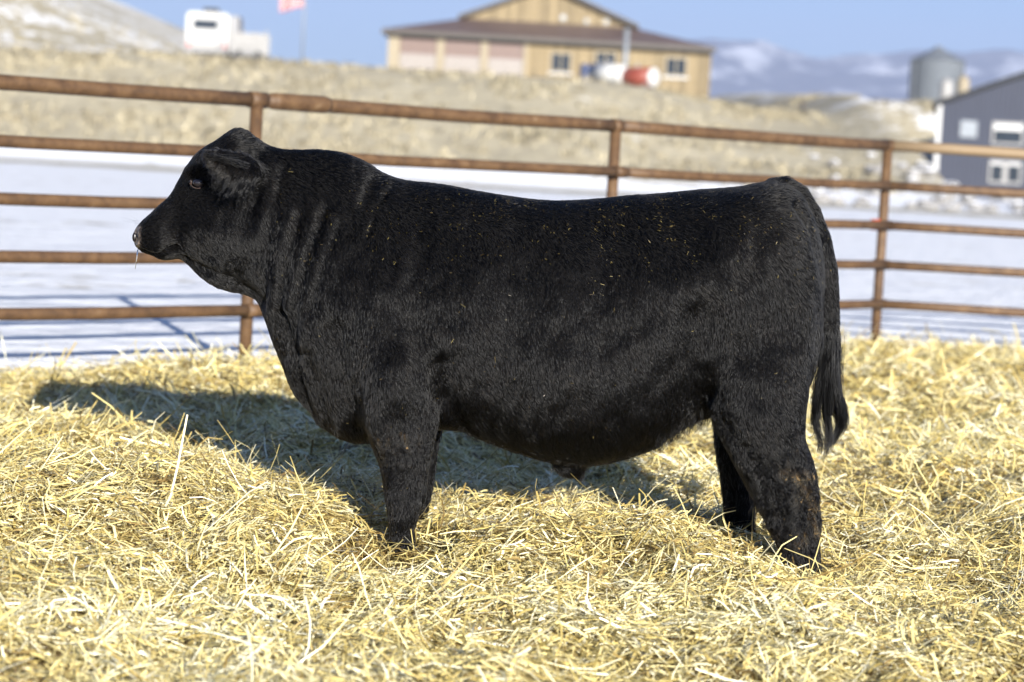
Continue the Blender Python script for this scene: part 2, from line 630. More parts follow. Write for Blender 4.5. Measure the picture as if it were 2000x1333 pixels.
def fpt(i, t, z, off=0.0):
    a, b = np.array(FP[i]), np.array(FP[i + 1])
    d = (b - a) / np.linalg.norm(b - a)
    nrm = np.array([d[1], -d[0]])
    p = a + (b - a) * t + nrm * off
    g = float(yard_z(p[0], p[1])) * 0.35
    return np.array([p[0], p[1], z + g - 0.02]) - fo


for i, (a, b) in enumerate(zip(FP[:-1], FP[1:])):
    for k, (z, r) in enumerate(RAILS):
        off = 0.0 if k == 0 else 0.062
        pts = []
        for q in range(7):
            p = fpt(i, q / 6, z, off)
            sag = 0.006 * math.sin(math.pi * q / 6) * random.uniform(0.2, 1.5)
            pts.append(p + np.array([0, 0, -sag]))
        MB().tube(pts, r, 14).build('rail', M['rust_pale'] if (k == 0 and i >= 4) else M['rust'], fence, True)
for i, p in enumerate(FP):
    j, tt = (i, 0.0) if i < len(FP) - 1 else (i - 1, 1.0)
    c = fpt(j, tt, 0)
    MB().tube([(c[0], c[1], -0.25), (c[0], c[1], 0.6), (c[0], c[1], c[2] + 1.575)], 0.037, 14).build('post', M['rust'], fence, True)
    a, b = np.array(FP[j]), np.array(FP[j + 1])
    d = (b - a) / np.linalg.norm(b - a)
    for k, (z, r) in enumerate(RAILS):
        off = 0.0 if k == 0 else 0.062
        if i == 4 and k > 0:
            off = 0.05
        q = fpt(j, tt, z, off)
        e = np.array([d[0], d[1], 0]) * 0.06
        if k == 0 and i != 2:
            e *= 0.7
        cl = MB().tube([q - e, q + e], r + 0.005, 14).build('rail_clip', M['rust'], fence, True)
        if i == 4 and k == 2:
            MB().tube([q - e * 1.6, q - e * 0.5], r + 0.009, 14).build('paint_mark', M['orange'], cl, True)
# coupling sleeve on the top rail, right of the post behind the bull's head
q0, q1 = fpt(2, 0.035, 1.595), fpt(2, 0.175, 1.595)
MB().tube([q0, q0 * 0.9 + q1 * 0.1, q0 * 0.1 + q1 * 0.9, q1], [0.046, 0.050, 0.052, 0.045], 14).build('rail_sleeve', M['rust'], fence, True)


# ------------------------------------------------------------------ the bull
YB = 8.1                                    # the plane of its spine


def bp(px, py, y=YB):
    return at(px, py, y)


TOP = [(256, 459), (260, 450), (266, 440), (276, 431), (290, 419), (310, 400), (335, 374), (350, 346), (366, 320), (380, 302), (400, 287), (425, 271), (442, 259), (455, 251), (468, 249), (482, 253), (498, 266), (520, 280), (545, 289), (580, 292), (620, 291), (660, 296), (690, 304), (720, 318), (748, 336), (780, 348),
       (830, 355), (880, 362), (930, 372), (980, 380), (1030, 387), (1080, 391), (1130, 390), (1180, 386), (1230, 381), (1300, 376), (1370, 369), (1440, 364), (1480, 357), (1515, 352), (1540, 358), (1562, 375), (1580, 402), (1596, 445), (1607, 495), (1614, 550), (1619, 600)]
BOT = [(256, 462), (260, 476), (266, 488), (280, 496), (300, 503), (318, 510), (335, 510), (348, 508), (362, 518), (390, 544), (420, 563), (450, 573), (480, 580), (500, 592), (514, 620), (526, 655), (540, 692), (552, 722), (565, 758), (580, 784), (600, 806), (615, 828), (640, 845), (662, 858), (690, 868), (720, 868), (760, 858),
       (800, 846), (860, 840), (900, 845), (950, 863), (1000, 881), (1050, 897), (1090, 907), (1130, 912), (1170, 908), (1210, 899), (1250, 888), (1285, 872), (1310, 852), (1340, 832), (1372, 818), (1410, 812), (1450, 815), (1500, 815), (1540, 800), (1570, 770), (1590, 735), (1606, 690), (1614, 650), (1619, 606)]
# px: half width, height of the widest point (0 bottom, 1 top), fullness above, fullness below
WID = [(256, .030, .5, 2.0, 2.0), (262, .052, .5, 2.2, 2.2), (275, .072, .48, 2.3, 2.3), (300, .084, .42, 2.4, 2.4), (340, .088, .50, 2.3, 2.3), (370, .098, .58, 2.5, 2.1), (400, .112, .60, 2.8, 2.0), (440, .122, .56, 2.6, 2.0),
       (475, .128, .52, 2.2, 2.0), (520, .150, .52, 2.0, 1.9), (580, .180, .52, 2.0, 1.7), (640, .220, .48, 2.0, 1.7), (700, .262, .44, 2.0, 1.9), (760, .295, .44, 2.1, 2.2), (840, .310, .46, 2.2, 2.3), (920, .318, .46, 2.3, 2.1),
       (1000, .332, .44, 2.35, 2.05), (1100, .345, .43, 2.4, 2.0), (1200, .345, .44, 2.4, 2.0), (1290, .335, .50, 2.4, 2.0), (1370, .332, .56, 2.4, 2.2), (1440, .330, .56, 2.4, 2.3), (1510, .312, .52, 2.3, 2.3), (1560, .275, .48, 2.2, 2.3), (1590, .225, .46, 2.1, 2.2), (1606, .160, .46, 2.0, 2.0), (1614, .100, .46, 2, 2), (1619, .04, .5, 2, 2)]


def catmull(xs, ys, x):
    """smooth interpolation through points (monotone cubic, Fritsch-Carlson)"""
    xs, ys, x = np.asarray(xs, float), np.asarray(ys, float), np.asarray(x, float)
    h = np.diff(xs)
    d = np.diff(ys) / h
    m = np.concatenate([[d[0]], (d[:-1] * h[1:] + d[1:] * h[:-1]) / (h[1:] + h[:-1]), [d[-1]]])
    i = np.clip(np.searchsorted(xs, x) - 1, 0, len(h) - 1)
    t = (x - xs[i]) / h[i]
    t = np.clip(t, 0, 1)
    return ((1 + 2 * t) * (1 - t) ** 2 * ys[i] + t * (1 - t) ** 2 * h[i] * m[i] + t * t * (3 - 2 * t) * ys[i + 1] + t * t * (t - 1) * h[i] * m[i + 1])


def closed_loft(rings):
    """rings (S,N,3) -> vertices, faces of a capped tube"""
    S, N, _ = rings.shape
    V = [tuple(p) for p in rings.reshape(-1, 3)]
    F = []
    for s in range(S - 1):
        for k in range(N):
            a, b = s * N + k, s * N + (k + 1) % N
            F.append((a, b, b + N, a + N))
    V += [tuple(rings[0].mean(0)), tuple(rings[-1].mean(0))]
    for k in range(N):
        F.append((S * N, (k + 1) % N, k))
        F.append((S * N + 1, (S - 1) * N + k, (S - 1) * N + (k + 1) % N))
    return V, F


VV, FF = [], []


def add_shell(rings):
    v, f = closed_loft(np.asarray(rings))
    n = len(VV)
    VV.extend(v)
    FF.extend([tuple(n + i for i in q) for q in f])


tw = np.array([bp(*p) for p in TOP])
bw = np.array([bp(*p) for p in BOT])
tw = tw[np.argsort(tw[:, 0])]
bw = bw[np.argsort(bw[:, 0])]
keep = lambda a: a[np.concatenate([[True], np.diff(a[:, 0]) > 1e-4])]
tw, bw = keep(tw), keep(bw)
wx = np.array([bp(p[0], 500)[0] for p in WID])
lo, hi = max(tw[0, 0], bw[0, 0]) + 0.001, min(tw[-1, 0], bw[-1, 0]) - 0.001
u = np.linspace(0, 1, 260)
XS = lo + (hi - lo) * (u + 0.0)
XS = np.unique(np.concatenate([XS, np.linspace(lo, lo + 0.05, 14), np.linspace(hi - 0.06, hi, 16)]))
N = 72
ang = np.linspace(0, 2 * np.pi, N, endpoint=False)
rings = []
for X in XS:
    zt, zb = catmull(tw[:, 0], tw[:, 2], X), catmull(bw[:, 0], bw[:, 2], X)
    zt = max(zt, zb + 0.004)
    W_, tz, nu, nl = [float(catmull(wx, [p[k] for p in WID], X)) for k in (1, 2, 3, 4)]
    zw = zb + tz * (zt - zb)
    c, s_ = np.cos(ang), np.sin(ang)
    n_ = np.where(s_ > 0, nu, nl)
    yy = W_ * np.sign(c) * np.abs(c) ** (2 / n_)
    zz = zw + np.where(s_ > 0, zt - zw, zw - zb) * np.sign(s_) * np.abs(s_) ** (2 / n_)
    rings.append(np.stack([np.full(N, X), YB + yy, zz], -1))
add_shell(rings)


def leg(rows, yc):
    """rows: photograph y, front x, back x, half thickness"""
    rows = [tuple(r) for r in rows]
    ys = np.array([r[0] for r in rows], float)
    Q = np.linspace(ys[0], ys[-1], 48)
    rr = []
    a = np.linspace(0, 2 * np.pi, 32, endpoint=False)
    for q in Q:
        f, b, t = [float(catmull(ys, [r[k] for r in rows], q)) for k in (1, 2, 3)]
        p0, p1 = bp(f, q, yc), bp(b, q, yc)
        c = (p0 + p1) / 2
        h = (p1 - p0) / 2
        ca, sa = np.cos(a), np.sin(a)
        ca, sa = np.sign(ca) * np.abs(ca) ** 0.9, np.sign(sa) * np.abs(sa) ** 0.9
        rr.append(c[None, :] + h[None, :] * ca[:, None] + np.array([0, 1, 0])[None, :] * (t * sa)[:, None])
    add_shell(rr)


YN, YF = 7.90, 8.30
leg([(560, 690, 850, .07), (680, 688, 868, .11), (760, 700, 868, .12), (820, 712, 860, .105), (860, 719, 851, .095), (900, 736, 842, .085), (940, 745, 837, .076), (975, 750, 834, .068), (1005, 755, 822, .058), (1035, 758, 813, .052), (1060, 757, 814, .056), (1085, 760, 819, .060), (1110, 757, 825, .066), (1130, 752, 828, .066)], YN)
leg([(640, 745, 872, .08), (760, 752, 874, .10), (830, 758, 868, .09), (880, 768, 858, .08), (930, 775, 852, .070), (970, 782, 846, .060), (1010, 790, 838, .052), (1040, 790, 840, .055), (1070, 786, 846, .06), (1090, 784, 848, .06)], YF)
leg([(470, 1470, 1540, .02), (580, 1420, 1594, .085), (680, 1388, 1594, .098), (760, 1384, 1582, .118), (820, 1390, 1574, .118), (860, 1408, 1575, .11), (900, 1428, 1588, .094), (940, 1450, 1596, .088), (975, 1470, 1599, .080), (1010, 1489, 1602, .072), (1045, 1506, 1602, .066), (1080, 1522, 1602, .066), (1110, 1520, 1606, .07), (1140, 1514, 1608, .07)], YN - 0.02)
leg([(640, 1400, 1560, .14), (760, 1392, 1540, .14), (820, 1388, 1515, .11), (860, 1392, 1502, .095), (900, 1398, 1494, .08), (940, 1404, 1488, .07), (980, 1408, 1480, .06), (1020, 1410, 1476, .055), (1050, 1408, 1480, .058), (1085, 1404, 1486, .06)], YF + 0.02)


def limb(pts, seg=20):
    """pts: px, py, y, rx (in the picture plane, m), ry (in depth, m)"""
    P = np.array([bp(p[0], p[1], p[2]) for p in pts])
    rr = []
    a = np.linspace(0, 2 * np.pi, seg, endpoint=False)
    for i in range(len(P)):
        t = P[min(i + 1, len(P) - 1)] - P[max(i - 1, 0)]
        t /= np.linalg.norm(t)
        side = np.cross(t, [0, 1, 0])
        side /= np.linalg.norm(side)
        dep = np.cross(side, t)
        rr.append(P[i] + np.outer(np.cos(a) * pts[i][3], side) + np.outer(np.sin(a) * pts[i][4], dep))
    add_shell(rr)


# tail
limb([(1500, 366, YB, .030, .05), (1535, 360, YB, .032, .05), (1562, 378, YB, .034, .045), (1586, 415, YB, .034, .04), (1606, 465, YB, .032, .036), (1620, 525, YB, .030, .032), (1627, 590, YB, .028, .030), (1628, 660, YB, .026, .027), (1625, 730, YB, .023, .024), (1621, 780, YB, .018, .018), (1620, 810, YB, .010, .010)])
# sheath
limb([(1105, 890, YB, .07, .05), (1120, 908, YB, .060, .045), (1130, 920, YB, .040, .034), (1136, 930, YB, .018, .016)])
# near ear: a cupped leaf standing out towards the camera and forward
EB, EL = YB - 0.125, YB - 0.26
limb([(512, 332, EB + 0.03, .020, .020), (500, 334, EB - .01, .040, .024), (484, 334, EB - .045, .054, .022), (462, 332, EB - .08, .062, .018), (438, 323, EB - .11, .056, .015), (418, 310, EB - .13, .040, .013), (404, 301, EB - .14, .020, .011), (398, 297, EB - .143, .008, .008)])
limb([(512, 332, 2 * YB - EB - 0.03, .020, .020), (500, 334, 2 * YB - EB + .01, .040, .024), (484, 334, 2 * YB - EB + .045, .054, .022), (462, 332, 2 * YB - EB + .08, .062, .018), (438, 323, 2 * YB - EB + .11, .056, .015), (418, 310, 2 * YB - EB + .13, .040, .013), (404, 301, 2 * YB - EB + .14, .020, .011)])

me = bpy.data.meshes.new('raw')
me.from_pydata([tuple(map(float, v)) for v in VV], [], FF)
tmp = bpy.data.objects.new('raw', me)
COL.objects.link(tmp)
m = tmp.modifiers.new('r', 'REMESH')
m.mode = 'VOXEL'
m.voxel_size = 0.0085
m = tmp.modifiers.new('s', 'SMOOTH')
m.factor = 0.5
m.iterations = 6
dg = bpy.context.evaluated_depsgraph_get()
ev = tmp.evaluated_get(dg).to_mesh()
bv = np.empty(len(ev.vertices) * 3)
ev.vertices.foreach_get('co', bv)
bv = bv.reshape(-1, 3)
bn = np.empty(len(ev.vertices) * 3)
ev.vertices.foreach_get('normal', bn)
bn = bn.reshape(-1, 3)
bl = np.empty(len(ev.loops), np.int32)
ev.loops.foreach_get('vertex_index', bl)
quads = bl.reshape(-1, 4)
tmp.to_mesh_clear() if hasattr(tmp, 'to_mesh_clear') else None
bpy.data.objects.remove(tmp)


def plane_px(P):
    """photograph pixel of points slid onto the spine plane, so both flanks share one drawing"""
    Q = np.array(P, float)
    Q[:, 1] = YB
    return to_px(Q)


def seg_dist(p, line):
    d = np.full(len(p), 1e9)
    for a, b in zip(line[:-1], line[1:]):
        a, b = np.array(a, float), np.array(b, float)
        t = np.clip(((p - a) @ (b - a)) / ((b - a) @ (b - a)), 0, 1)
        d = np.minimum(d, np.linalg.norm(p - a - t[:, None] * (b - a), axis=1))
    return d


bpx = plane_px(bv)
disp = np.full(len(bv), -0.005)
side = np.clip(np.abs(bn[:, 1]) * 1.6, 0, 1)
GROOVES = [  # line, width px, depth m (minus: a ridge)
    ([(556, 330), (538, 420), (520, 520), (512, 590)], 13, .007), ([(590, 420), (565, 520), (548, 610), (556, 690)], 11, .008), ([(640, 400), (610, 490), (582, 590), (580, 690)], 12, .008),
    ([(668, 430), (640, 520), (612, 600)], 10, .006), ([(572, 400), (550, 500), (534, 590)], 8, -.004), ([(616, 410), (588, 510), (566, 600)], 9, -.005), ([(655, 420), (626, 510), (600, 600), (600, 690)], 9, -.005),
    ([(745, 345), (715, 400), (700, 450)], 9, .007), ([(768, 352), (738, 405), (722, 455)], 8, .006), ([(732, 340), (700, 400), (684, 450)], 8, .006),
    ([(556, 610), (572, 690), (590, 770), (606, 820)], 12, .016), ([(600, 690), (622, 770), (640, 830)], 16, .012), ([(660, 640), (676, 740), (700, 830)], 22, .018),
    ([(826, 430), (815, 520), (822, 620), (838, 700), (866, 780)], 26, .012), ([(866, 700), (880, 770), (905, 830)], 20, .016), ([(780, 700), (760, 760), (730, 820)], 30, -.012),
    ([(1388, 830), (1352, 760), (1340, 690), (1352, 610)], 34, .022), ([(1300, 470), (1210, 470)], 60, .008), ([(1440, 410), (1400, 470)], 50, -.010),
    ([(1545, 395), (1576, 440), (1594, 500), (1606, 570), (1610, 650), (1600, 730)], 9, .016), ([(1440, 860), (1480, 920), (1500, 980)], 20, .010), ([(1570, 880), (1574, 960)], 16, .008),
    ([(268, 489), (290, 497), (316, 499), (335, 490), (348, 484)], 5, .013), ([(362, 512), (400, 530), (450, 548), (505, 590)], 13, .012), ([(420, 440), (450, 480)], 38, -.010),
    ([(345, 400), (352, 450), (340, 480)], 16, .006), ([(372, 345), (400, 352)], 22, .010), ([(362, 332), (385, 325)], 10, -.008), ([(264, 452), (268, 466), (264, 474)], 5, .008), ([(302, 440), (320, 470)], 20, -.006),
    ([(508, 300), (512, 360), (500, 400)], 14, .008), ([(770, 960), (800, 990)], 22, -.006), ([(475, 256), (488, 268)], 7, .010),
    ([(930, 520), (930, 760)], 40, -.006), ([(1010, 520), (1020, 800)], 35, .004), ([(1100, 520), (1110, 820)], 35, -.005), ([(1185, 540), (1190, 800)], 30, .004),
]
ear_mask = (np.abs(bv[:, 1] - YB) > 0.145) & (bpx[:, 0] < 520) & (bpx[:, 1] < 420)
for line, wpx, dep in GROOVES:
    d = seg_dist(bpx, line)
    disp -= 1.55 * dep * np.exp(-(d / wpx) ** 2) * side * (~ear_mask)
disp += 0.022 * (fbm(bpx[:, 0] / 80, bpx[:, 1] / 90, 3, 91) - 0.5) * side
disp += 0.011 * (fbm(bpx[:, 0] / 22, bpx[:, 1] / 40, 2, 92) - 0.5) * side
bv = bv + bn * disp[:, None]
fnrm = np.cross(bv[quads[:, 2]] - bv[quads[:, 0]], bv[quads[:, 3]] - bv[quads[:, 1]])
bn2 = np.zeros_like(bv)
for k in range(4):
    np.add.at(bn2, quads[:, k], fnrm)
bn2 /= np.linalg.norm(bn2, axis=1)[:, None] + 1e-12
bn = bn2 if (bn2 * bn).sum() > 0 else -bn2
bull_o = np.array([bp(1150, 1090)[0], YB, 0.0])
bull = thing('bull', 'stocky black bull standing side-on in straw, head to the left', 'bull', tuple(bull_o))

# skin under the coat; nose pad bare
t = NT('black_hide')
nz = t.attr('nose')
md = t.attr('mud')
n = t.noise(t.coord('Object'), 40, 5)
c = t.mix(nz.outputs['Fac'], (0.003, 0.0028, 0.003), t.ramp(n, [(0.35, (0.05, 0.04, 0.034)), (0.65, (0.30, 0.235, 0.19))]))
c = t.mix(md.outputs['Fac'], c, t.ramp(n, [(0.3, (0.02, 0.014, 0.008)), (0.7, (0.12, 0.075, 0.03))]))
hide = t.done(c, t.mix(nz.outputs['Fac'], (0.9, 0.9, 0.9), (0.3, 0.3, 0.3)), 0, t.bump(n, 0.4, 0.004), t.mix(nz.outputs['Fac'], (0.08, 0.08, 0.08), (0.5, 0.5, 0.5)))
me = mesh_np('body', bv - bull_o, quads, True)
nose = sstep(284, 274, bpx[:, 0]) * sstep(494, 484, bpx[:, 1]) * sstep(436, 444, bpx[:, 1])
mudn = fbm(bpx[:, 0] / 26, bpx[:, 1] / 34, 4, 61)


def mud_of(p):
    """dried dung on the near hind hock and cannon, a little on the front knee and the flank"""
    m = 0.9 * np.exp(-((p[:, 0] - 1545) / 42) ** 2 - ((p[:, 1] - 915) / 55) ** 2) + 0.55 * np.exp(-((p[:, 0] - 1560) / 45) ** 2 - ((p[:, 1] - 1000) / 60) ** 2)
    m += 0.5 * np.exp(-((p[:, 0] - 752) / 14) ** 2 - ((p[:, 1] - 955) / 30) ** 2) + 0.45 * np.exp(-((p[:, 0] - 790) / 40) ** 2 - ((p[:, 1] - 845) / 22) ** 2)
    m += 0.45 * np.exp(-((p[:, 0] - 1365) / 26) ** 2 - ((p[:, 1] - 815) / 22) ** 2)
    return sstep(0.55, 0.78, m * 0.36 + fbm(p[:, 0] / 11, p[:, 1] / 17, 4, 61) * 0.85 - 0.10) * (m > 0.08)


mudv = mud_of(bpx) * (bv[:, 1] < YB)
for nm, val in (('nose', nose), ('mud', mudv)):
    a = me.attributes.new(nm, 'FLOAT', 'POINT')
    a.data.foreach_set('value', val.astype(np.float32))
me.materials.append(hide)
body = link(bpy.data.objects.new('body', me), bull)

# ---- coat: combed hair
tri = np.concatenate([quads[:, [0, 1, 2]], quads[:, [0, 2, 3]]])
A, B, C_ = bv[tri[:, 0]], bv[tri[:, 1]], bv[tri[:, 2]]
cr = np.cross(B - A, C_ - A)
area = np.linalg.norm(cr, axis=1) / 2
cen = (A + B + C_) / 3
near = np.where(cen[:, 1] < YB + 0.06, 1.0, 0.22)
headf = np.where(plane_px(cen)[:, 0] < 520, 1.7, 1.0)
wgt = area * near * headf
NH = 310000
ti = rng.choice(len(tri), NH, p=wgt / wgt.sum())
r1, r2 = np.sqrt(rng.random(NH)), rng.random(NH)
root = A[ti] * (1 - r1)[:, None] + B[ti] * (r1 * (1 - r2))[:, None] + C_[ti] * (r1 * r2)[:, None]
vn = bn
hn = vn[tri[ti, 0]] * (1 - r1)[:, None] + vn[tri[ti, 1]] * (r1 * (1 - r2))[:, None] + vn[tri[ti, 2]] * (r1 * r2)[:, None]
hn /= np.linalg.norm(hn, axis=1)[:, None] + 1e-9
hp = plane_px(root)
X_, Y_ = hp[:, 0], hp[:, 1]
# combing direction in the picture (right, up), by region
KEY = [(300, 470, .9, .1), (330, 400, .8, .35), (380, 330, .6, .5), (440, 270, .8, .2), (400, 430, .5, -.7), (470, 480, .35, -.9), (440, 560, .7, -.6), (560, 340, .75, -.6), (560, 500, .3, -.95), (560, 700, .15, -1), (640, 330, .8, -.4), (700, 500, .4, -.9), (680, 750, .1, -1),
       (800, 380, .7, -.5), (820, 600, .3, -.95), (780, 760, .2, -1), (780, 950, .05, -1), (950, 400, .6, -.7), (980, 560, .3, -.95), (1000, 780, .25, -1), (1150, 420, .6, -.8), (1150, 650, .3, -.95), (1150, 860, .3, -.9), (1300, 400, .7, -.5), (1300, 560, .3, -1), (1290, 780, .15, -1),
       (1400, 390, .8, -.3), (1430, 520, .5, -.8), (1420, 700, -.1, -1), (1500, 370, .9, .1), (1540, 520, .5, -.9), (1540, 700, .15, -1), (1480, 850, .3, -1), (1550, 960, .1, -1), (1560, 1060, .05, -1), (1430, 950, 0, -1), (1620, 500, .25, -1), (1625, 700, .0, -1)]
ka = np.array(KEY)
num = np.zeros((NH, 2))
den = np.zeros(NH)
for kx, ky, du, dv in ka:
    wk = 1.0 / (((X_ - kx) ** 2 + (Y_ - ky) ** 2) + 900) ** 1.5
    num += wk[:, None] * np.array([du, dv])
    den += wk
cmb = num / den[:, None]
sw = 1.1 * (fbm(X_ / 60, Y_ / 60, 3, 41) - 0.5) + 0.4 * (fbm(X_ / 16, Y_ / 22, 2, 42) - 0.5)
curl = np.exp(-((X_ - 1535) / 85) ** 2 - ((Y_ - 945) / 95) ** 2) + 0.8 * np.exp(-((X_ - 1370) / 45) ** 2 - ((Y_ - 810) / 40) ** 2) + 0.5 * np.exp(-((X_ - 790) / 60) ** 2 - ((Y_ - 845) / 40) ** 2)
curl = np.clip(curl, 0, 1)
ang_ = np.arctan2(cmb[:, 1], cmb[:, 0]) + sw * (1 + 1.6 * curl) + rng.normal(0, 0.16, NH)
d3 = np.stack([np.cos(ang_), np.zeros(NH), np.sin(ang_)], -1)
earh = (np.abs(root[:, 1] - YB) > 0.15) & (X_ < 520) & (Y_ < 420)
d3[earh] = np.array([-0.75, 0, -0.45]) + np.stack([0 * X_[earh], 0 * X_[earh], 1.6 * (fbm(X_[earh] / 9, Y_[earh] / 9, 2, 43) - .5) - .012 * (Y_[earh] - 330)], -1) + rng.normal(0, 0.12, (earh.sum(), 3))
d3 -= hn * (d3 * hn).sum(1)[:, None]
d3 /= np.linalg.norm(d3, axis=1)[:, None] + 1e-9
Lh = 0.0165 + 0 * X_
Lh = np.where(X_ < 530, 0.010 + 0.007 * sstep(330, 530, X_), Lh)
Lh += 0.010 * sstep(780, 880, Y_) * sstep(880, 960, X_) * (X_ < 1380)
Lh += 0.026 * curl
Lh = np.where((Y_ > 900) & (X_ < 900), 0.014, Lh)
Lh = np.where(earh, 0.022, Lh)
Lh = np.where((X_ > 1596) & (Y_ > 640), 0.045, Lh)
Lh *= rng.uniform(0.65, 1.25, NH) * (0.8 + 0.4 * fbm(X_ / 30, Y_ / 30, 2, 44))
hide_nose = (X_ < 278) & (Y_ > 438) & (Y_ < 490)
eyed = np.hypot(X_ - 387, Y_ - 358) < 11
Lh = np.where(hide_nose | eyed, 0.0012, Lh)
lift = 0.34 + 0.2 * rng.random(NH) + 0.25 * curl + 0.1 * sstep(0.3, 0.9, hn[:, 2])
# clumps: strands lean to a shared guide
ncl = 46000
gi = rng.choice(NH, ncl, replace=False)
kd = KDTree(ncl)
for k, i in enumerate(gi):
    kd.insert(root[i], k)
kd.balance()
cl_ang = rng.normal(0, 1, ncl)
cl_tone = rng.normal(0, 1, ncl)
near_i = np.array([kd.find(p)[1] for p in root])
g = gi[near_i]
tipof = lambda i, s: root[i] + d3[i] * (Lh[i] * s)[:, None] + hn[i] * (Lh[i] * np.sin(lift[i]) * (s - 0.55 * s * s))[:, None]
K = 5
pos = np.zeros((NH, K, 3), np.float32)
alli = np.arange(NH)
clump = 0.3 + 0.5 * rng.random(NH) * (0.4 + 0.9 * fbm(X_ / 25, Y_ / 25, 2, 46))
gtip = tipof(g, np.ones(NH))
gl = np.maximum(Lh[g], 1e-5)
ph = rng.uniform(0, 6.28, NH)
bt = np.cross(hn, d3)
for k in range(K):
    s_ = k / (K - 1)
    p = tipof(alli, np.full(NH, s_))
    q = tipof(g, np.full(NH, s_))
    f = (clump * s_ ** 1.3)[:, None]
    p = p * (1 - f) + q * f
    p += bt * (curl * 0.014 * np.sin(ph[g] * 1.0 + s_ * 5.0) * s_)[:, None]
    pos[:, k] = p
cur = bpy.data.hair_curves.new('coat')
cur.add_curves([K] * NH)
cur.position_data.foreach_set('vector', (pos - bull_o).astype(np.float32).ravel())
rad = np.tile(np.linspace(1, 0.15, K) ** 0.8, (NH, 1)) * (0.00042 * rng.uniform(0.7, 1.3, NH))[:, None]
ra = cur.attributes.get('radius') or cur.attributes.new('radius', 'FLOAT', 'POINT')
ra.data.foreach_set('value', rad.astype(np.float32).ravel())
hm = mud_of(hp) * (root[:, 1] < YB) * (rng.random(NH) < 0.6)
ma = cur.attributes.new('mud', 'FLOAT', 'CURVE')
ma.data.foreach_set('value', hm.astype(np.float32))
va = cur.attributes.new('tone', 'FLOAT', 'CURVE')
va.data.foreach_set('value', np.clip(np.where(earh, 0.5, 0.0) + 0.45 + 0.15 * rng.normal(0, 1, NH) + 0.25 * cl_tone[near_i] + 0.8 * (fbm(X_ / 45, Y_ / 45, 3, 47) - 0.5), 0, 1).astype(np.float32))  # ear hair coloured lighter and browner, painting in the look of lit fur


def mat_coat(ior=1.35):
    t = NT('black_coat' if ior > 1.32 else 'black_long_hair')
    tone = t.attr('tone')
    mud = t.attr('mud')
    c = t.ramp(tone.outputs['Fac'], [(0.0, (0.0014, 0.0013, 0.0015)), (0.6, (0.0022, 0.0021, 0.0023)), (1.0, (0.0070, 0.0055, 0.0045))])
    c = t.mix(mud.outputs['Fac'], c, (0.085, 0.058, 0.026))
    b = t.n('ShaderNodeBsdfHairPrincipled', model='CHIANG', parametrization='COLOR')
    t.l(c, b.inputs['Color'])
    b.inputs['Roughness'].default_value = 0.25
    b.inputs['Radial Roughness'].default_value = 0.45
    b.inputs['Coat'].default_value = 0.0
    b.inputs['IOR'].default_value = ior
    b.inputs['Random Roughness'].default_value = 0.3
    t.l(b.outputs[0], t.out.inputs['Surface'])
    return t.m


M['coat'] = mat_coat()
M['long_hair'] = mat_coat(1.30)
cur.materials.append(M['coat'])
coat = link(bpy.data.objects.new('coat', cur), bull)


def strands(name, mat, guides, n, spread, r0, parent, wav=0.004, seed=1):
    """long hair: n strands along each guide polyline (world), spread at root/tip"""
    g_ = np.random.default_rng(seed)
    out_ = []
    K = 14
    for gp in guides:
        gp = np.array(gp, float)
        s = np.linspace(0, len(gp) - 1, K)
        base = np.stack([np.interp(s, np.arange(len(gp)), gp[:, k]) for k in range(3)], -1)
        sm = base.copy()
        sm[1:-1] = (base[:-2] + base[1:-1] * 2 + base[2:]) / 4
        gw = [g_.uniform(5, 9), g_.uniform(0, 6), g_.uniform(5, 9), g_.uniform(0, 6)]
        for _ in range(n):
            o0, o1 = g_.normal(0, spread[0], 3), g_.normal(0, spread[1], 3)
            cut = g_.uniform(0.7, 1.0)
            u = np.linspace(0, cut, K)
            p = np.stack([np.interp(u * (K - 1), np.arange(K), sm[:, k]) for k in range(3)], -1)
            bl = np.sin(np.pi * np.linspace(0, 1, K) * 0.5)[:, None]
            p = p + o0 * (1 - bl) + o1 * bl
            p[:, 0] += wav * np.sin(np.linspace(0, 1, K) * gw[0] + gw[1] + g_.normal(0, .35)) * np.linspace(0, 1, K)
            p[:, 1] += wav * np.sin(np.linspace(0, 1, K) * gw[2] + gw[3] + g_.normal(0, .35)) * np.linspace(0, 1, K)
            out_.append(p)
    P_ = np.array(out_)
    c = bpy.data.hair_curves.new(name)
    c.add_curves([K] * len(P_))
    c.position_data.foreach_set('vector', (P_ - bull_o).astype(np.float32).ravel())
    rr = np.tile(np.linspace(1, 0.3, K), (len(P_), 1)) * r0
    a = c.attributes.get('radius') or c.attributes.new('radius', 'FLOAT', 'POINT')
    a.data.foreach_set('value', rr.astype(np.float32).ravel())
    c.materials.append(mat)
    return link(bpy.data.objects.new(name, c), parent)


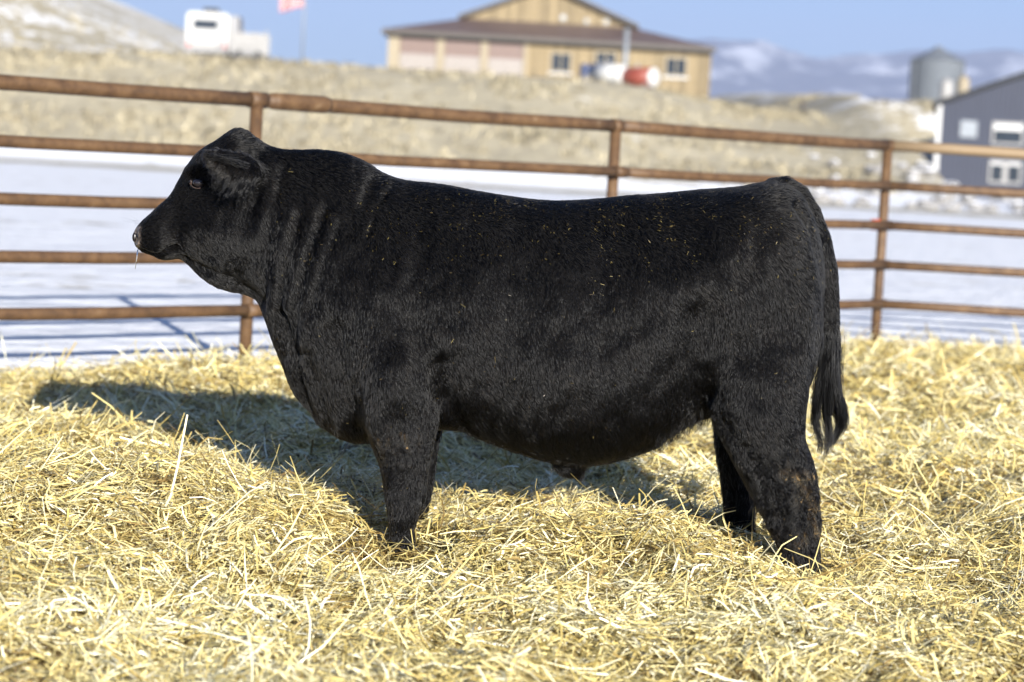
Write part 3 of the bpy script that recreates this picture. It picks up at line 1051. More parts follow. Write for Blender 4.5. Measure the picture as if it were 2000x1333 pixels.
W3 = lambda pts, y=YB: [bp(p[0], p[1], y + (p[2] if len(p) > 2 else 0)) for p in pts]
strands('tail_switch', M['long_hair'], [
    W3([(1618, 660, -.02), (1610, 730, -.03), (1600, 790, -.03), (1598, 840, -.03), (1606, 868, -.03), (1596, 886, -.03)]),
    W3([(1622, 660, -.02), (1622, 730, -.035), (1618, 790, -.04), (1624, 840, -.03), (1616, 872, -.03), (1606, 892, -.03)]),
    W3([(1626, 660, -.01), (1630, 730, -.02), (1638, 785, -.02), (1644, 825, -.02), (1634, 858, -.02), (1620, 880, -.02)]),
    W3([(1620, 670, 0), (1614, 740, 0), (1608, 800, 0), (1612, 846, 0), (1630, 866, 0)]),
    W3([(1614, 690, -.03), (1600, 745, -.03), (1590, 795, -.03), (1584, 826, -.03), (1592, 848, -.03)]),
    W3([(1630, 680, 0), (1636, 745, 0), (1646, 790, 0), (1650, 826, 0), (1640, 852, 0)]),
    W3([(1624, 680, .03), (1622, 750, .03), (1630, 805, .03), (1638, 845, .03), (1626, 876, .03)])], 230, (0.011, 0.006), 0.00055, bull, 0.010, 3)
strands('tail_switch_wisp', M['long_hair'], [
    W3([(1636, 700), (1640, 740), (1643, 770), (1654, 800), (1653, 835), (1644, 862)]),
    W3([(1596, 790), (1590, 815), (1592, 840), (1582, 858), (1572, 856)]),
    W3([(1632, 690), (1640, 712), (1648, 710), (1655, 711)])], 7, (0.002, 0.0025), 0.0006, bull, 0.003, 4)
hk = []
for k in range(70):                         # rough, dirty hair on the near hock, on the surface of the leg
    i0 = rng.choice(np.where((root[:, 1] < YN) & (X_ > 1450) & (X_ < 1598) & (Y_ > 845) & (Y_ < 1010) & (hn[:, 1] < -0.1))[0])
    dd = d3[i0] * 0.7 + np.array([rng.normal(0, .35), 0, -0.7])
    hk.append([root[i0], root[i0] + dd * .016 + hn[i0] * .008, root[i0] + dd * .034 + hn[i0] * .013 + np.array([rng.normal(0, .008), 0, 0])])
strands('hock_hair', M['coat'], hk, 16, (0.004, 0.0025), 0.00045, bull, 0.008, 21)
strands('sheath_tuft', M['long_hair'], [W3([(1128, 918), (1134, 932), (1138, 944)])], 110, (0.014, 0.008), 0.0004, bull, 0.003, 5)
fr = []
for k in range(26):
    q = k / 25
    x0_, y0_ = 1392 - 110 * q, 806 + 66 * q ** 1.1
    for dp in (-.17, -.05):
        jx, jl = random.uniform(-6, 6), random.uniform(.5, 1.2)
        fr.append(W3([(x0_ + jx, y0_ - 8, dp), (x0_ + jx - 2, y0_ + 8, dp - .01), (x0_ + jx - 9 * jl, y0_ + 8 + 20 * jl * (1.2 - .8 * q), dp - .01)]))
strands('flank_fringe', M['long_hair'], fr, 10, (0.009, 0.005), 0.00045, bull, 0.006, 6)
bf = []
for k in range(44):
    q = k / 43
    x0_ = 900 + 370 * q
    y0_ = float(np.interp(x0_, [p[0] for p in BOT], [p[1] for p in BOT]))
    for dp in (-.10, .02):
        bf.append(W3([(x0_ + random.uniform(-5, 5), y0_ - 9, dp), (x0_ + 2, y0_ + 1, dp), (x0_ + 6 + random.uniform(-4, 4), y0_ + random.uniform(3, 9), dp)]))
strands('belly_fringe', M['long_hair'], bf, 9, (0.008, 0.006), 0.0004, bull, 0.003, 16)
strands('ear_fringe', M['coat'], [W3([(425 + k * 9, 318 + k * 3, -.25 + k * .012), (418 + k * 9, 345 + k * 3, -.25 + k * .012), (422 + k * 9, 372 + k * 2, -.235 + k * .012)]) for k in range(8)], 60, (0.008, 0.007), 0.00035, bull, 0.004, 7)
strands('ear_fringe', M['coat'], [W3([(500 - k * 9, 350 + (k % 3) * 4, -.17 - k * .010), (488 - k * 9, 372 + (k % 3) * 4, -.19 - k * .010), (484 - k * 9, 394 - k * 2 + (k % 3) * 5, -.19 - k * .010)]) for k in range(7)], 45, (0.006, 0.004), 0.00045, bull, 0.005, 18)
strands('ear_fringe', M['coat'], [W3([(480 - k * 8, 322 - k * 2, -.22 - k * .012), (445 - k * 8, 312 - k * 2, -.245 - k * .012), (415 - k * 5, 306 - k, -.262 - k * .004)]) for k in range(5)], 50, (0.009, 0.007), 0.00035, bull, 0.003, 8)
strands('muzzle_whisker', M['coat'], [W3([(275, 492, -.03), (268, 500, -.035), (258, 506, -.04)]), W3([(300, 503, -.04), (300, 514, -.05), (294, 522, -.05)]), W3([(268, 436, 0), (258, 430, 0), (248, 427, 0)])], 7, (0.010, 0.012), 0.00018, bull, 0.002, 9)

# eye
ec = bp(387, 358, YB - 0.099)


def ball(c, r, mat, name, parent, sc=(1, 1, 1), n=16):
    V, F = [], []
    for i in range(n + 1):
        ph_ = math.pi * i / n
        for k in range(2 * n):
            th_ = math.pi * k / n
            V.append((c[0] + r * sc[0] * math.sin(ph_) * math.cos(th_), c[1] + r * sc[1] * math.sin(ph_) * math.sin(th_), c[2] + r * sc[2] * math.cos(ph_)))
    for i in range(n):
        for k in range(2 * n):
            a, b = i * 2 * n + k, i * 2 * n + (k + 1) % (2 * n)
            F.append((a, a + 2 * n, b + 2 * n, b))
    mb = MB()
    mb.v, mb.f = V, F
    return mb.build(name, mat, parent, True)


t = NT('dark_wet_eye')
eye_m = t.done((0.010, 0.008, 0.010), 0.06, 0, None, 0.7)
t = NT('pink_brown_eyelid')
n = t.noise(t.coord('Object'), 90, 4)
lid_m = t.done(t.ramp(n, [(0.3, (0.008, 0.006, 0.005)), (0.65, (0.05, 0.027, 0.02))]), 0.5, 0, None, 0.4)
for sgn in (1, -1):
    c = np.array([ec[0], YB + sgn * (ec[1] - YB), ec[2]])
    ball(c - bull_o + np.array([0, sgn * 0.006, 0]), 0.0195, eye_m, 'eye', bull, (1, 0.9, 0.8))
    pts = []
    for k in range(15):                     # lower lid and inner corner only: the rest is in the ear's shade
        th_ = R(150 + 145 * k / 14)
        pts.append(c - bull_o + np.array([0.0225 * math.cos(th_) * 1.05, -sgn * 0.012, 0.0175 * math.sin(th_)]))
    MB().tube(pts, [0.0012 + 0.0042 * math.sin(math.pi * min(1, (k + 1) / 7)) for k in range(15)], 8).build('eyelid', lid_m, bull, True)

# nostril hollow, muzzle drool
t = NT('nostril_skin')
nos_m = t.done((0.006, 0.004, 0.004), 0.35)
for sgn in (1, -1):
    c = bp(268, 463, YB)
    ball(np.array([c[0], YB - sgn * 0.058, c[2]]) - bull_o, 0.015, nos_m, 'nostril', bull, (0.5, 0.35, 1.0), 10)
t = NT('drool')
g_ = t.n('ShaderNodeBsdfGlass', i_Roughness=0.1, i_IOR=1.33)
t.l(g_.outputs[0], t.out.inputs['Surface'])
MB().tube([np.array(bp(269, 488, YB - .03)) - bull_o, np.array(bp(267, 506, YB - .03)) - bull_o, np.array(bp(264, 526, YB - .03)) - bull_o], [0.0022, 0.0016, 0.0008], 6).build('drool_strand', t.m, bull, True)

# hooves, mostly sunk in the straw
hoof_m = plain('dark_hoof_horn', (0.014, 0.012, 0.011), 0.7, 0, 0.3, 20)
for (f, b, q, yy_) in ((757, 825, 1112, YN), (770, 838, 1075, YF), (1518, 1607, 1122, YN - .02), (1404, 1486, 1070, YF + .02)):
    p0, p1 = bp(f, q, yy_), bp(b, q, yy_)
    xm, xr = (p0[0] + p1[0]) / 2, (p1[0] - p0[0]) / 2
    for s_ in (-1, 1):
        mb = MB()
        zz = p0[2]
        mb.tube([(xm - bull_o[0] - 0.012, yy_ + s_ * 0.030 - YB, zz + 0.01), (xm - bull_o[0] - 0.018, yy_ + s_ * 0.031 - YB, zz - 0.03), (xm - bull_o[0] - 0.024, yy_ + s_ * 0.032 - YB, zz - 0.055)], [xr * 0.72, xr * 0.80, xr * 0.86], 12)
        mb.v = [(x, yy_ + s_ * 0.031 - YB + (y - (yy_ + s_ * 0.031 - YB)) * 0.5, z) for x, y, z in mb.v]
        mb.build('hoof', hoof_m, bull, True)

# crumbs of dried dung caught in the hair of the near hind leg
mb = MB()
cand = np.where(hm > 0.3)[0]
for i in rng.choice(cand, min(90, len(cand)), replace=False):
    c = pos[i, 3] - bull_o
    s_ = rng.uniform(0.002, 0.006)
    q = [c + rng.normal(0, s_, 3) for _ in range(4)]
    mb.poly(q, [(0, 1, 2), (0, 2, 3), (0, 3, 1), (1, 3, 2)])
o = mb.build('dung_crumbs', plain('dried_dung', (0.11, 0.07, 0.027), 0.9, 0, 0.3, 60), bull)
o['kind'] = 'stuff'

# chaff and straw dust lying on the back and shoulder
sel = np.where((hn[:, 1] < 0.2) & (root[:, 1] < YB + 0.05) & (X_ > 540))[0]
dens = np.exp(-((Y_[sel] - 430) / 75) ** 2) * np.interp(X_[sel], [540, 700, 850, 1000, 1250, 1450, 1600], [.15, .3, .55, 1, 1, .8, .5]) + 0.05 + 0.35 * np.exp(-((X_[sel] - 835) / 40) ** 2 - ((Y_[sel] - 560) / 70) ** 2)
dens *= 0.1 + 6.0 * np.clip(fbm(X_[sel] / 28, Y_[sel] / 28, 3, 99) - 0.4, 0, 1)
pick = rng.choice(sel, 1300, replace=False, p=dens / dens.sum())
cV, cT = [], []
cp = pos[pick, 3] + hn[pick] * 0.004
Lc = rng.gamma(0.8, 0.0018, len(pick)) + 0.0003
a_ = rng.uniform(0, 2 * np.pi, len(pick))
tb = np.cross(hn[pick], d3[pick])
dirc = d3[pick] * np.cos(a_)[:, None] + tb * np.sin(a_)[:, None] + hn[pick] * rng.normal(0, .25, len(pick))[:, None]
sid = np.cross(dirc, hn[pick])
sid /= np.linalg.norm(sid, axis=1)[:, None]
wv = rng.uniform(0.00012, 0.00028, len(pick))[:, None]
V4 = np.stack([cp - dirc * Lc[:, None] - sid * wv, cp - dirc * Lc[:, None] + sid * wv, cp + dirc * Lc[:, None] + sid * wv, cp + dirc * Lc[:, None] - sid * wv], 1)
me = mesh_np('straw_chaff', V4.reshape(-1, 3), np.arange(len(pick) * 4).reshape(-1, 4))
a = me.attributes.new('tint', 'FLOAT', 'POINT')
a.data.foreach_set('value', np.repeat(rng.uniform(0.03, 0.45, len(pick)), 4).astype(np.float32))
me.materials.append(M['straw'])
tag(link(bpy.data.objects.new('straw_chaff', me)), 'flecks of straw chaff dusted over the bull back and shoulder', 'chaff', kind='stuff')

# ------------------------------------------------------------------ house on the bank
def gz(x, y):
    return float(terrain_z(np.array([x]), np.array([y]))[0])


HY = 175.0
hx0, hx1 = at(760, 90, HY)[0], at(1388, 130, HY)[0]
ze = at(1395, 100, HY)[2]                   # eaves
hz0 = min(gz(hx0, HY), gz(hx1, HY)) - 0.6
gxl, gxr = at(910, 40, HY + 3)[0], at(1233, 50, HY + 3)[0]
zr = at(1235, 60, HY + 3)[2]                # top of the skirt roof
za = at(1072, -22, HY + 3)[2]               # apex
zg = at(905, 33, HY + 3)[2]                 # gable eaves
house = thing('timber_shop_house', 'big timber-clad building with brown skirt roof and gable on the hilltop', 'building', ((hx0 + hx1) / 2, HY, hz0))
ho = np.array([(hx0 + hx1) / 2, HY, hz0])


def L(*p):
    return tuple(np.array(p) - ho)


def lbox(mb, x0, x1, y0, y1, z0, z1):
    return mb.box(x0 - ho[0], x1 - ho[0], y0 - ho[1], y1 - ho[1], z0 - ho[2], z1 - ho[2])


back = HY + 17
lbox(MB(), hx0 + .05, hx1 - .05, HY + .06, back, hz0, ze - .02).build('wall', M['wood'], house)
mb = MB()
mb.prism([L(gxl, HY + 3.06, ze), L(gxr, HY + 3.06, ze), L(gxr, HY + 3.06, zg), L((gxl + gxr) / 2, HY + 3.06, za), L(gxl, HY + 3.06, zg)], (0, 12, 0))
mb.build('upper_wall', M['wood'], house)
# upper roof: two slabs with an overhang, dark fascia
gm = (gxl + gxr) / 2
for s_ in (-1, 1):
    xe = gxl if s_ < 0 else gxr
    sl = (za - zg) / abs(gm - xe)
    xo = xe + s_ * 0.55
    p = [L(gm, HY + 2.3, za + .30), L(xo, HY + 2.3, zg + .30 - sl * .55), L(xo, HY + 2.3, zg + .02 - sl * .55), L(gm, HY + 2.3, za + .02)]
    if s_ > 0:
        p = p[::-1]
    rf = MB().prism(p, (0, 13.5, 0)).build('upper_roof', M['roof'], house)
    q = [(a[0], a[1] - .04, a[2] + .01) for a in p]
    MB().prism(q, (0, .035, 0)).build('fascia', M['fascia'], rf)
# skirt roof: front, left and right planes with thickness
xl, xr = at(745, 60, HY - .8)[0], at(1398, 99, HY - .8)[0]
yf, yb = HY - .8, back + .6
th = np.array([0, 0, -.22])


def roof_plane(pts):
    pts = [np.array(L(*p)) for p in pts]
    MB().prism(pts, tuple(th)).build('skirt_roof', M['roof'], house)


roof_plane([(xl, yf, ze + .22), (xr, yf, ze + .22), (gxr, HY + 3.03, zr + .22), (gxl, HY + 3.03, zr + .22)])
roof_plane([(xl - .003, yf + .004, ze + .215), (gxl, HY + 3.034, zr + .215), (gxl, yb, zr + .215), (xl - .003, yb, ze + .215)])
roof_plane([(xr + .003, yf + .004, ze + .215), (xr + .003, yb, ze + .215), (gxr, yb, zr + .215), (gxr, HY + 3.034, zr + .215)])
lbox(MB(), xl, xr, yf - .05, yf - .005, ze - .12, ze + .20).build('gutter', M['fascia'], house)
# vertical siding boards on the right-hand wall and in the gable
wins = [(1079, 1112, 105, 140), (1166, 1200, 103, 138), (1303, 1338, 114, 148)]
wz = []
for a, b, c, d in wins:
    p, q = at(a, c, HY), at(b, d, HY)
    wz.append((p[0], q[0], q[2], p[2]))
x = at(1026, 110, HY)[0]
while x < hx1 - .1:
    w_ = 0.40
    for z0_, z1_ in ((hz0, ze),):
        lbox(MB(), x, min(x + w_ - .03, hx1), HY - random.uniform(.0, .02), HY + .058, z0_, z1_).build('board', M['wood'], house)
    x += w_
x = gxl
while x < gxr - .05:
    x2 = min(x + .41, gxr)
    h1 = zg + (za - zg) * (1 - abs(x - gm) / (gm - gxl))
    h2 = zg + (za - zg) * (1 - abs(x2 - .03 - gm) / (gm - gxl))
    MB().prism([L(x, HY + 3.0 - random.uniform(0, .02), zr - .1), L(x2 - .03, HY + 3.0, zr - .1), L(x2 - .03, HY + 3.0, h2), L(x, HY + 3.0, h1)], (0, .055, 0)).build('board', M['wood'], house)
    x = x2
for (x0, x1, z0_, z1_) in wz:
    w_ = MB()
    fr = .14
    for q in ((x0 - fr, x0, z0_ - fr, z1_ + fr), (x1, x1 + fr, z0_ - fr, z1_ + fr), (x0, x1, z1_, z1_ + fr), (x0, x1, z0_ - fr, z0_), ((x0 + x1) / 2 - .04, (x0 + x1) / 2 + .04, z0_, z1_)):
        lbox(w_, q[0], q[1], HY - .10, HY - .03, q[2], q[3])
    wo = w_.build('window', M['trim'], house)
    lbox(MB(), x0, (x0 + x1) / 2 - .04, HY - .06, HY - .035, z0_, z1_).build('pane', M['glass'], wo)
    lbox(MB(), (x0 + x1) / 2 + .04, x1, HY - .06, HY - .035, z0_, z1_).build('pane', M['glass'], wo)
    lbox(MB(), x0 - .25, x1 + .25, HY - .16, HY - .102, z0_ - .26, z0_ - .145).build('sill', M['white'], wo)
# three overhead doors between pillars
for a, b in ((782, 852), (869, 938), (955, 1022)):
    x0, x1 = at(a, 90, HY)[0], at(b, 100, HY)[0]
    dr = lbox(MB(), x0, x1, HY + .0, HY + .05, ze - .34, ze - .12).build('overhead_door', M['fascia'], house)
    zz = ze - .36
    for k in range(5):
        lbox(MB(), x0, x1, HY - .01, HY + .055, zz - .50, zz - .02).build('door_panel', M['red_door'] if k in (0, 1) else M['pale_door'], dr)
        zz -= .52
for a, b in ((758, 780), (854, 867), (940, 953), (1024, 1030)):
    x0, x1 = at(a, 90, HY)[0], at(b, 100, HY)[0]
    lbox(MB(), x0, x1, HY - .12, HY + .05, hz0, ze - .01).build('pillar', M['trim'], house)
for px_, py_, r_ in ((1100, 35, .30), (1146, 42, .24), (1184, 43, .26)):
    c = at(px_, py_, HY + 3) - ho
    pts = [(c[0] + r_ * math.cos(t_), c[1] - .06, c[2] + r_ * math.sin(t_)) for t_ in np.linspace(0, 2 * math.pi, 12, endpoint=False)]
    v_ = MB().prism(pts, (0, .05, 0)).build('gable_vent', M['trim'], house)
    pts = [(c[0] + r_ * .6 * math.cos(t_), c[1] - .075, c[2] + r_ * .6 * math.sin(t_)) for t_ in np.linspace(0, 2 * math.pi, 12, endpoint=False)]
    MB().prism(pts, (0, .012, 0)).build('vent_louvre', M['galv'], v_)

# ------------------------------------------------------------------ blue metal building at the right
SY = 150.0
c0 = at(1829, 300, SY)
sz0 = gz(c0[0] + 6, SY + 3) - .15
shed = thing('metal_shop', 'slate-blue ribbed metal building with white corner trim at the right edge', 'building', (c0[0], SY, sz0), R(-10.3))
zE = at(1830, 206, SY)[2] - sz0             # eaves height above its base
sl = 0.40
WD = 15.0
apx = WD / 2
h = lambda x: zE + sl * (x if x < apx else WD - x)
mb = MB()
prof = []
x = 0.0
while x < WD:                               # ribbed sheet: flat, rib, flat
    prof += [(x, 0), (x + .20, 0), (x + .225, -.035), (x + .265, -.035), (x + .29, 0)]
    x += .30
pts = [(a, b, 0) for a, b in prof] + [(a, b, h(a)) for a, b in prof]
n = len(prof)
mb.poly(pts, [(i, i + 1, n + i + 1, n + i) for i in range(n - 1)])
mb.build('cladding', M['slate'], shed)
MB().prism([(0.01, .05, 0), (WD - .1, .05, 0), (WD - .1, .05, h(WD - .1)), (apx, .05, h(apx)), (0.01, .05, h(0.01))], (0, 18, 0)).build('wall', M['slate'], shed)
MB().box(-.10, .16, -.08, .16, 0, zE + .02).build('corner_trim', M['white'], shed)
for s_ in (-1, 1):
    if s_ < 0:
        p = [(-.45, -.5, zE - .18 + .03), (apx, -.5, h(apx) + .03), (apx, -.5, h(apx) + .34), (-.45, -.5, zE - .18 + .34)]
    else:
        p = [(WD + .45, -.5, zE - .18 + .34), (apx, -.5, h(apx) + .34), (apx, -.5, h(apx) + .03), (WD + .45, -.5, zE - .18 + .03)]
    MB().prism(p, (0, 19.4, 0)).build('roof', M['darkroof'], shed)


def shed_window(a, b, c, d, kind):
    p, q = at(a, c, SY), at(b, d, SY)
    x0, x1, z1_, z0_ = p[0] - c0[0], q[0] - c0[0], p[2] - sz0, q[2] - sz0
    f = .13
    fr = MB()
    for k in ((x0, x0 + f, z0_, z1_), (x1 - f, x1, z0_, z1_), (x0 + f, x1 - f, z1_ - f, z1_), (x0 + f, x1 - f, z0_, z0_ + f)):
        fr.box(k[0], k[1], -.10, .02, k[2], k[3])
    if kind == 2:
        fr.box((x0 + x1) / 2 - .16, (x0 + x1) / 2 + .16, -.09, .02, z0_ + f, z1_ - f)
    fo_ = fr.build('window', M['offwhite'], shed)
    if kind == 2:
        xm = (x0 + x1) / 2
        MB().box(x0 + f, xm - .16, -.055, -.04, z0_ + f, z1_ - f).build('pane', M['glass'], fo_)
        MB().box(xm + .16, x1 - f, -.055, -.04, z0_ + f, z1_ - f).build('pane', M['glass'], fo_)
        MB().box(x0 + f, xm - .16, -.08, -.056, z1_ - f - .14, z1_ - f).build('blind', M['white'], fo_)
        MB().box(xm + .16, x1 - f, -.08, -.056, z1_ - f - .14, z1_ - f).build('blind', M['white'], fo_)
    else:
        MB().box(x0 + f, x1 - f, -.055, -.04, z0_ + f, z1_ - f).build('pane', M['glass'], fo_)
        MB().box(x0 + f, x1 - f, -.08, -.056, z1_ - f - .38, z1_ - f).build('blind', M['white'], fo_)


shed_window(1937, 1995, 238, 286, 1)
shed_window(1931, 1990, 313, 361, 2)
shed_window(2090, 2148, 247, 295, 1)
p, q = at(1876, 236, SY), at(1906, 270, SY)
b_ = MB().box(p[0] - c0[0], q[0] - c0[0], -.10, -.04, q[2] - sz0, p[2] - sz0).build('vent_hood', M['galv'], shed)
MB().box(p[0] - c0[0] + .38, q[0] - c0[0] - .38, -.13, -.101, q[2] - sz0 + .1, p[2] - sz0 - .1).build('hood_rib', M['galv'], b_)
MB().box(p[0] - c0[0] + .1, q[0] - c0[0] - .1, -.15, -.131, (q[2] + p[2]) / 2 - sz0 - .08, (q[2] + p[2]) / 2 - sz0 + .08).build('hood_rib', M['galv'], b_)

# ------------------------------------------------------------------ grain bin
GY_ = 247.0
c1 = at(1827, 190, GY_)
bz = gz(c1[0], GY_) - .3
binr = (at(1880, 150, GY_)[0] - at(1775, 150, GY_)[0]) / 2
zt_ = at(1827, 118, GY_)[2] - bz
za_ = at(1830, 91, GY_)[2] - bz
gb = thing('grain_bin', 'round corrugated galvanised grain bin with cone roof on the skyline', 'grain bin', (c1[0], GY_, bz))
SEG = 40


def lathe(prof, name, mat, parent, smooth=True):
    V, F = [], []
    for r_, z_ in prof:
        V += [(r_ * math.cos(2 * math.pi * k / SEG), r_ * math.sin(2 * math.pi * k / SEG), z_) for k in range(SEG)]
    for i in range(len(prof) - 1):
        for k in range(SEG):
            F.append((i * SEG + k, i * SEG + (k + 1) % SEG, (i + 1) * SEG + (k + 1) % SEG, (i + 1) * SEG + k))
    mb = MB()
    mb.v, mb.f = V, F
    return mb.build(name, mat, parent, smooth)


nring = 7
for k in range(nring):
    a, b = zt_ * k / nring, zt_ * (k + 1) / nring - .015
    pr = []
    for j in range(17):
        pr.append((binr + .025 * math.sin(j * math.pi), a + (b - a) * j / 16))
        if j < 16:
            pr.append((binr + (.025 if j % 2 == 0 else -.025), a + (b - a) * (j + .5) / 16))
    lathe(pr, 'wall_ring', M['galv'], gb, False)
lathe([(binr + .12, zt_ - .05), (binr * .5, zt_ + (za_ - zt_) * .52), (.35, za_ - .12), (.35, za_), (0.01, za_ + .06)], 'roof', M['galvdark'], gb, False)
ld = MB()
xa = -binr * .93
for s_ in (-.22, .22):
    ld.tube([(xa - .1, -binr * .55 + s_, 0), (xa - .1, -binr * .55 + s_, zt_)], .04, 6)
for k in range(16):
    ld.tube([(xa - .1, -binr * .55 - .22, .3 + k * zt_ / 17), (xa - .1, -binr * .55 + .22, .3 + k * zt_ / 17)], .025, 5)
ld.build('ladder', M['galvdark'], gb)

# white upright tank by the bin
def upright_tank(px_, pyb, pyt, wpx, Y, label, mat):
    c = at(px_, pyb, Y)
    g0 = gz(c[0], Y)
    r_ = wpx / 2 * Y / FPX
    ht = at(px_, pyt, Y)[2] - g0
    t_ = thing('upright_tank', label, 'tank', (c[0], Y, g0 - .1))
    lathe([(r_ * .98, 0), (r_, .05), (r_, ht * .4), (r_ * 1.02, ht * .42), (r_, ht * .44), (r_, ht * .82), (r_ * .8, ht * .93), (r_ * .3, ht), (0.01, ht)], 'shell', mat, t_)
    lathe([(r_ * .26, ht - .02), (r_ * .26, ht + .14), (0.01, ht + .15)], 'lid', M['grey'], t_)
    return t_


upright_tank(1847, 192, 152, 27, 232, 'white upright tank in front of the grain bin', M['offwhite'])
upright_tank(1880, 185, 146, 24, 236, 'cream upright tank at the right of the grain bin', M['trim'])

# ------------------------------------------------------------------ camper and trailer on the bank
RY = 143.0
r0 = at(403, 95, RY)
rz = gz(r0[0], RY)
rv = thing('camper_trailer', 'white camper seen from the back with one dark wide window on the hilltop', 'camper', (r0[0], RY, rz))
xw = (at(446, 60, RY)[0] - at(362, 60, RY)[0]) / 2
ztop = at(403, 24, RY)[2] - rz
V = []
pr = [(-xw, .55), (xw, .55), (xw, ztop - .18), (xw - .18, ztop), (-xw + .18, ztop), (-xw, ztop - .18)]
MB().prism([(a, 0, b) for a, b in pr], (0, 7.2, 0)).build('body', M['white'], rv, False, .04)
zw0, zw1 = at(403, 56, RY)[2] - rz, at(403, 40, RY)[2] - rz
x0, x1 = at(379, 47, RY)[0] - r0[0], at(424, 47, RY)[0] - r0[0]
MB().box(-xw - .004, xw + .004, -.006, 7.1, .56, .98).build('skirt_panel', M['offwhite'], rv)
MB().box(-xw - .006, xw + .006, -.009, 7.0, 1.12, 1.20).build('trim_stripe', M['grey'], rv)
wn = MB()
for k in ((x0 - .06, x0, zw0 - .06, zw1 + .06), (x1, x1 + .06, zw0 - .06, zw1 + .06), (x0, x1, zw1, zw1 + .06), (x0, x1, zw0 - .06, zw0)):
    wn.box(k[0], k[1], -.05, .0, k[2], k[3])
wo = wn.build('window', M['grey'], rv)
MB().box(x0, x1, -.03, -.004, zw0, zw1).build('pane', M['glass'], wo)
MB().box(-.45, .45, 1.2, 2.1, ztop + .003, ztop + .32).build('roof_air_conditioner', M['black'], rv, False, .06)
MB().box(-xw + .05, xw - .05, -.12, .0, .42, .54).build('bumper', M['grey'], rv)
for s_ in (-1, 1):
    MB().box(s_ * (xw - .22) - .09, s_ * (xw - .22) + .09, -.03, -.004, .72, .95).build('tail_light', M['redpaint'], rv)
    wh = MB().tube([(s_ * (xw - .30), 3.2, .36), (s_ * (xw - .06), 3.2, .36)], .36, 18).build('wheel', M['black'], rv)
lad = MB()
for dx in (-.16, .16):
    lad.tube([(xw - .42 + dx, -.10, .6), (xw - .42 + dx, -.10, ztop + .1)], .018, 6)
for k in range(6):
    lad.tube([(xw - .58, -.10, .8 + k * .33), (xw - .26, -.10, .8 + k * .33)], .014, 5)
lad.build('ladder', M['galv'], rv)
MB().box(xw + .003, xw + .5, .6, 2.6, .6, ztop - .1).build('slide_out', M['grey'], rv, False, .03)

t0_ = at(485, 108, 139.0)
tz0 = gz(t0_[0], 139.0)
tr = thing('stock_trailer', 'low white slat-sided trailer parked right of the camper', 'trailer', (t0_[0], 139.0, tz0))
hw = 1.0
hh = at(485, 62, 139.0)[2] - tz0
MB().box(-hw, hw, 0, 2.0, .38, .5).build('deck', M['grey'], tr)
for k in range(4):
    MB().box(-hw, hw, 0, .05, .55 + k * (hh - .6) / 4, .55 + (k + .86) * (hh - .6) / 4).build('side_slat', M['offwhite'], tr)
    MB().box(-hw, hw, 1.95, 2.0, .55 + k * (hh - .6) / 4, .55 + (k + .86) * (hh - .6) / 4).build('side_slat', M['offwhite'], tr)
for s_ in (-1, -.35, .35, 1):
    MB().box(s_ * hw - .05, s_ * hw + .05, -.06, -.003, .4, hh + (.12 if s_ == 1 else 0)).build('stake', M['offwhite'], tr)
for s_ in (-1, 1):
    MB().tube([(s_ * .5, -.05, .33), (s_ * .5, .20, .33)], .33, 16).build('wheel', M['black'], tr)

# flag on its pole
FYY = 190.0
f0 = at(590, 110, FYY)
fz = gz(f0[0], FYY)
fl = thing('flagpole', 'thin flagpole flying a red and white striped flag left of the hilltop building', 'flagpole', (f0[0], FYY, fz))
ptop = at(594, -62, FYY)[2] - fz
MB().tube([(0, 0, -.3), (0, 0, ptop * .5), (0, 0, ptop)], [.085, .075, .05], 10).build('pole', M['galv'], fl, True)
ball((0, 0, ptop + .06), .11, M['galv'], 'finial', fl, (1, 1, 1), 8)
zb_ = at(574, 14, FYY)[2] - fz
FW, FH = 2.4, 1.45
nx_, nz_ = 26, 13
fm = bpy.data.materials.new('red_cloth')
cols = {'red': plain('red_flag_cloth', (0.38, 0.05, 0.06), 0.7, 0, .1), 'whi': plain('white_flag_cloth', (0.42, 0.40, 0.40), 0.7, 0, .05), 'blu': plain('blue_flag_cloth', (0.02, 0.03, 0.14), 0.7, 0, .1)}
bpy.data.materials.remove(fm)


def fpos(u, v):
    return (-.08 - u * FW * .78, .22 * math.sin(u * 9 + v) * u + .15 * u, zb_ + v * FH - .35 * u * u - .12 * u + .06 * math.sin(u * 7))


for k in range(13):
    mb = MB()
    pts = []
    for i in range(nx_ + 1):
        for vv in (k / 13, (k + 1) / 13):
            pts.append(fpos(i / nx_, vv))
    mb.poly(pts, [(2 * i, 2 * i + 2, 2 * i + 3, 2 * i + 1) for i in range(nx_)])
    so = mb.build('flag_stripe', cols['red'] if k % 2 == 0 else cols['whi'], fl, True)
mb = MB()
pts = []
for i in range(11):
    for vv in (6 / 13, 1.0):
        a = fpos(i / 10 * .4, vv)
        pts.append((a[0], a[1] - .012, a[2]))
mb.poly(pts, [(2 * i, 2 * i + 2, 2 * i + 3, 2 * i + 1) for i in range(10)])
mb.build('flag_canton', cols['blu'], fl, True)


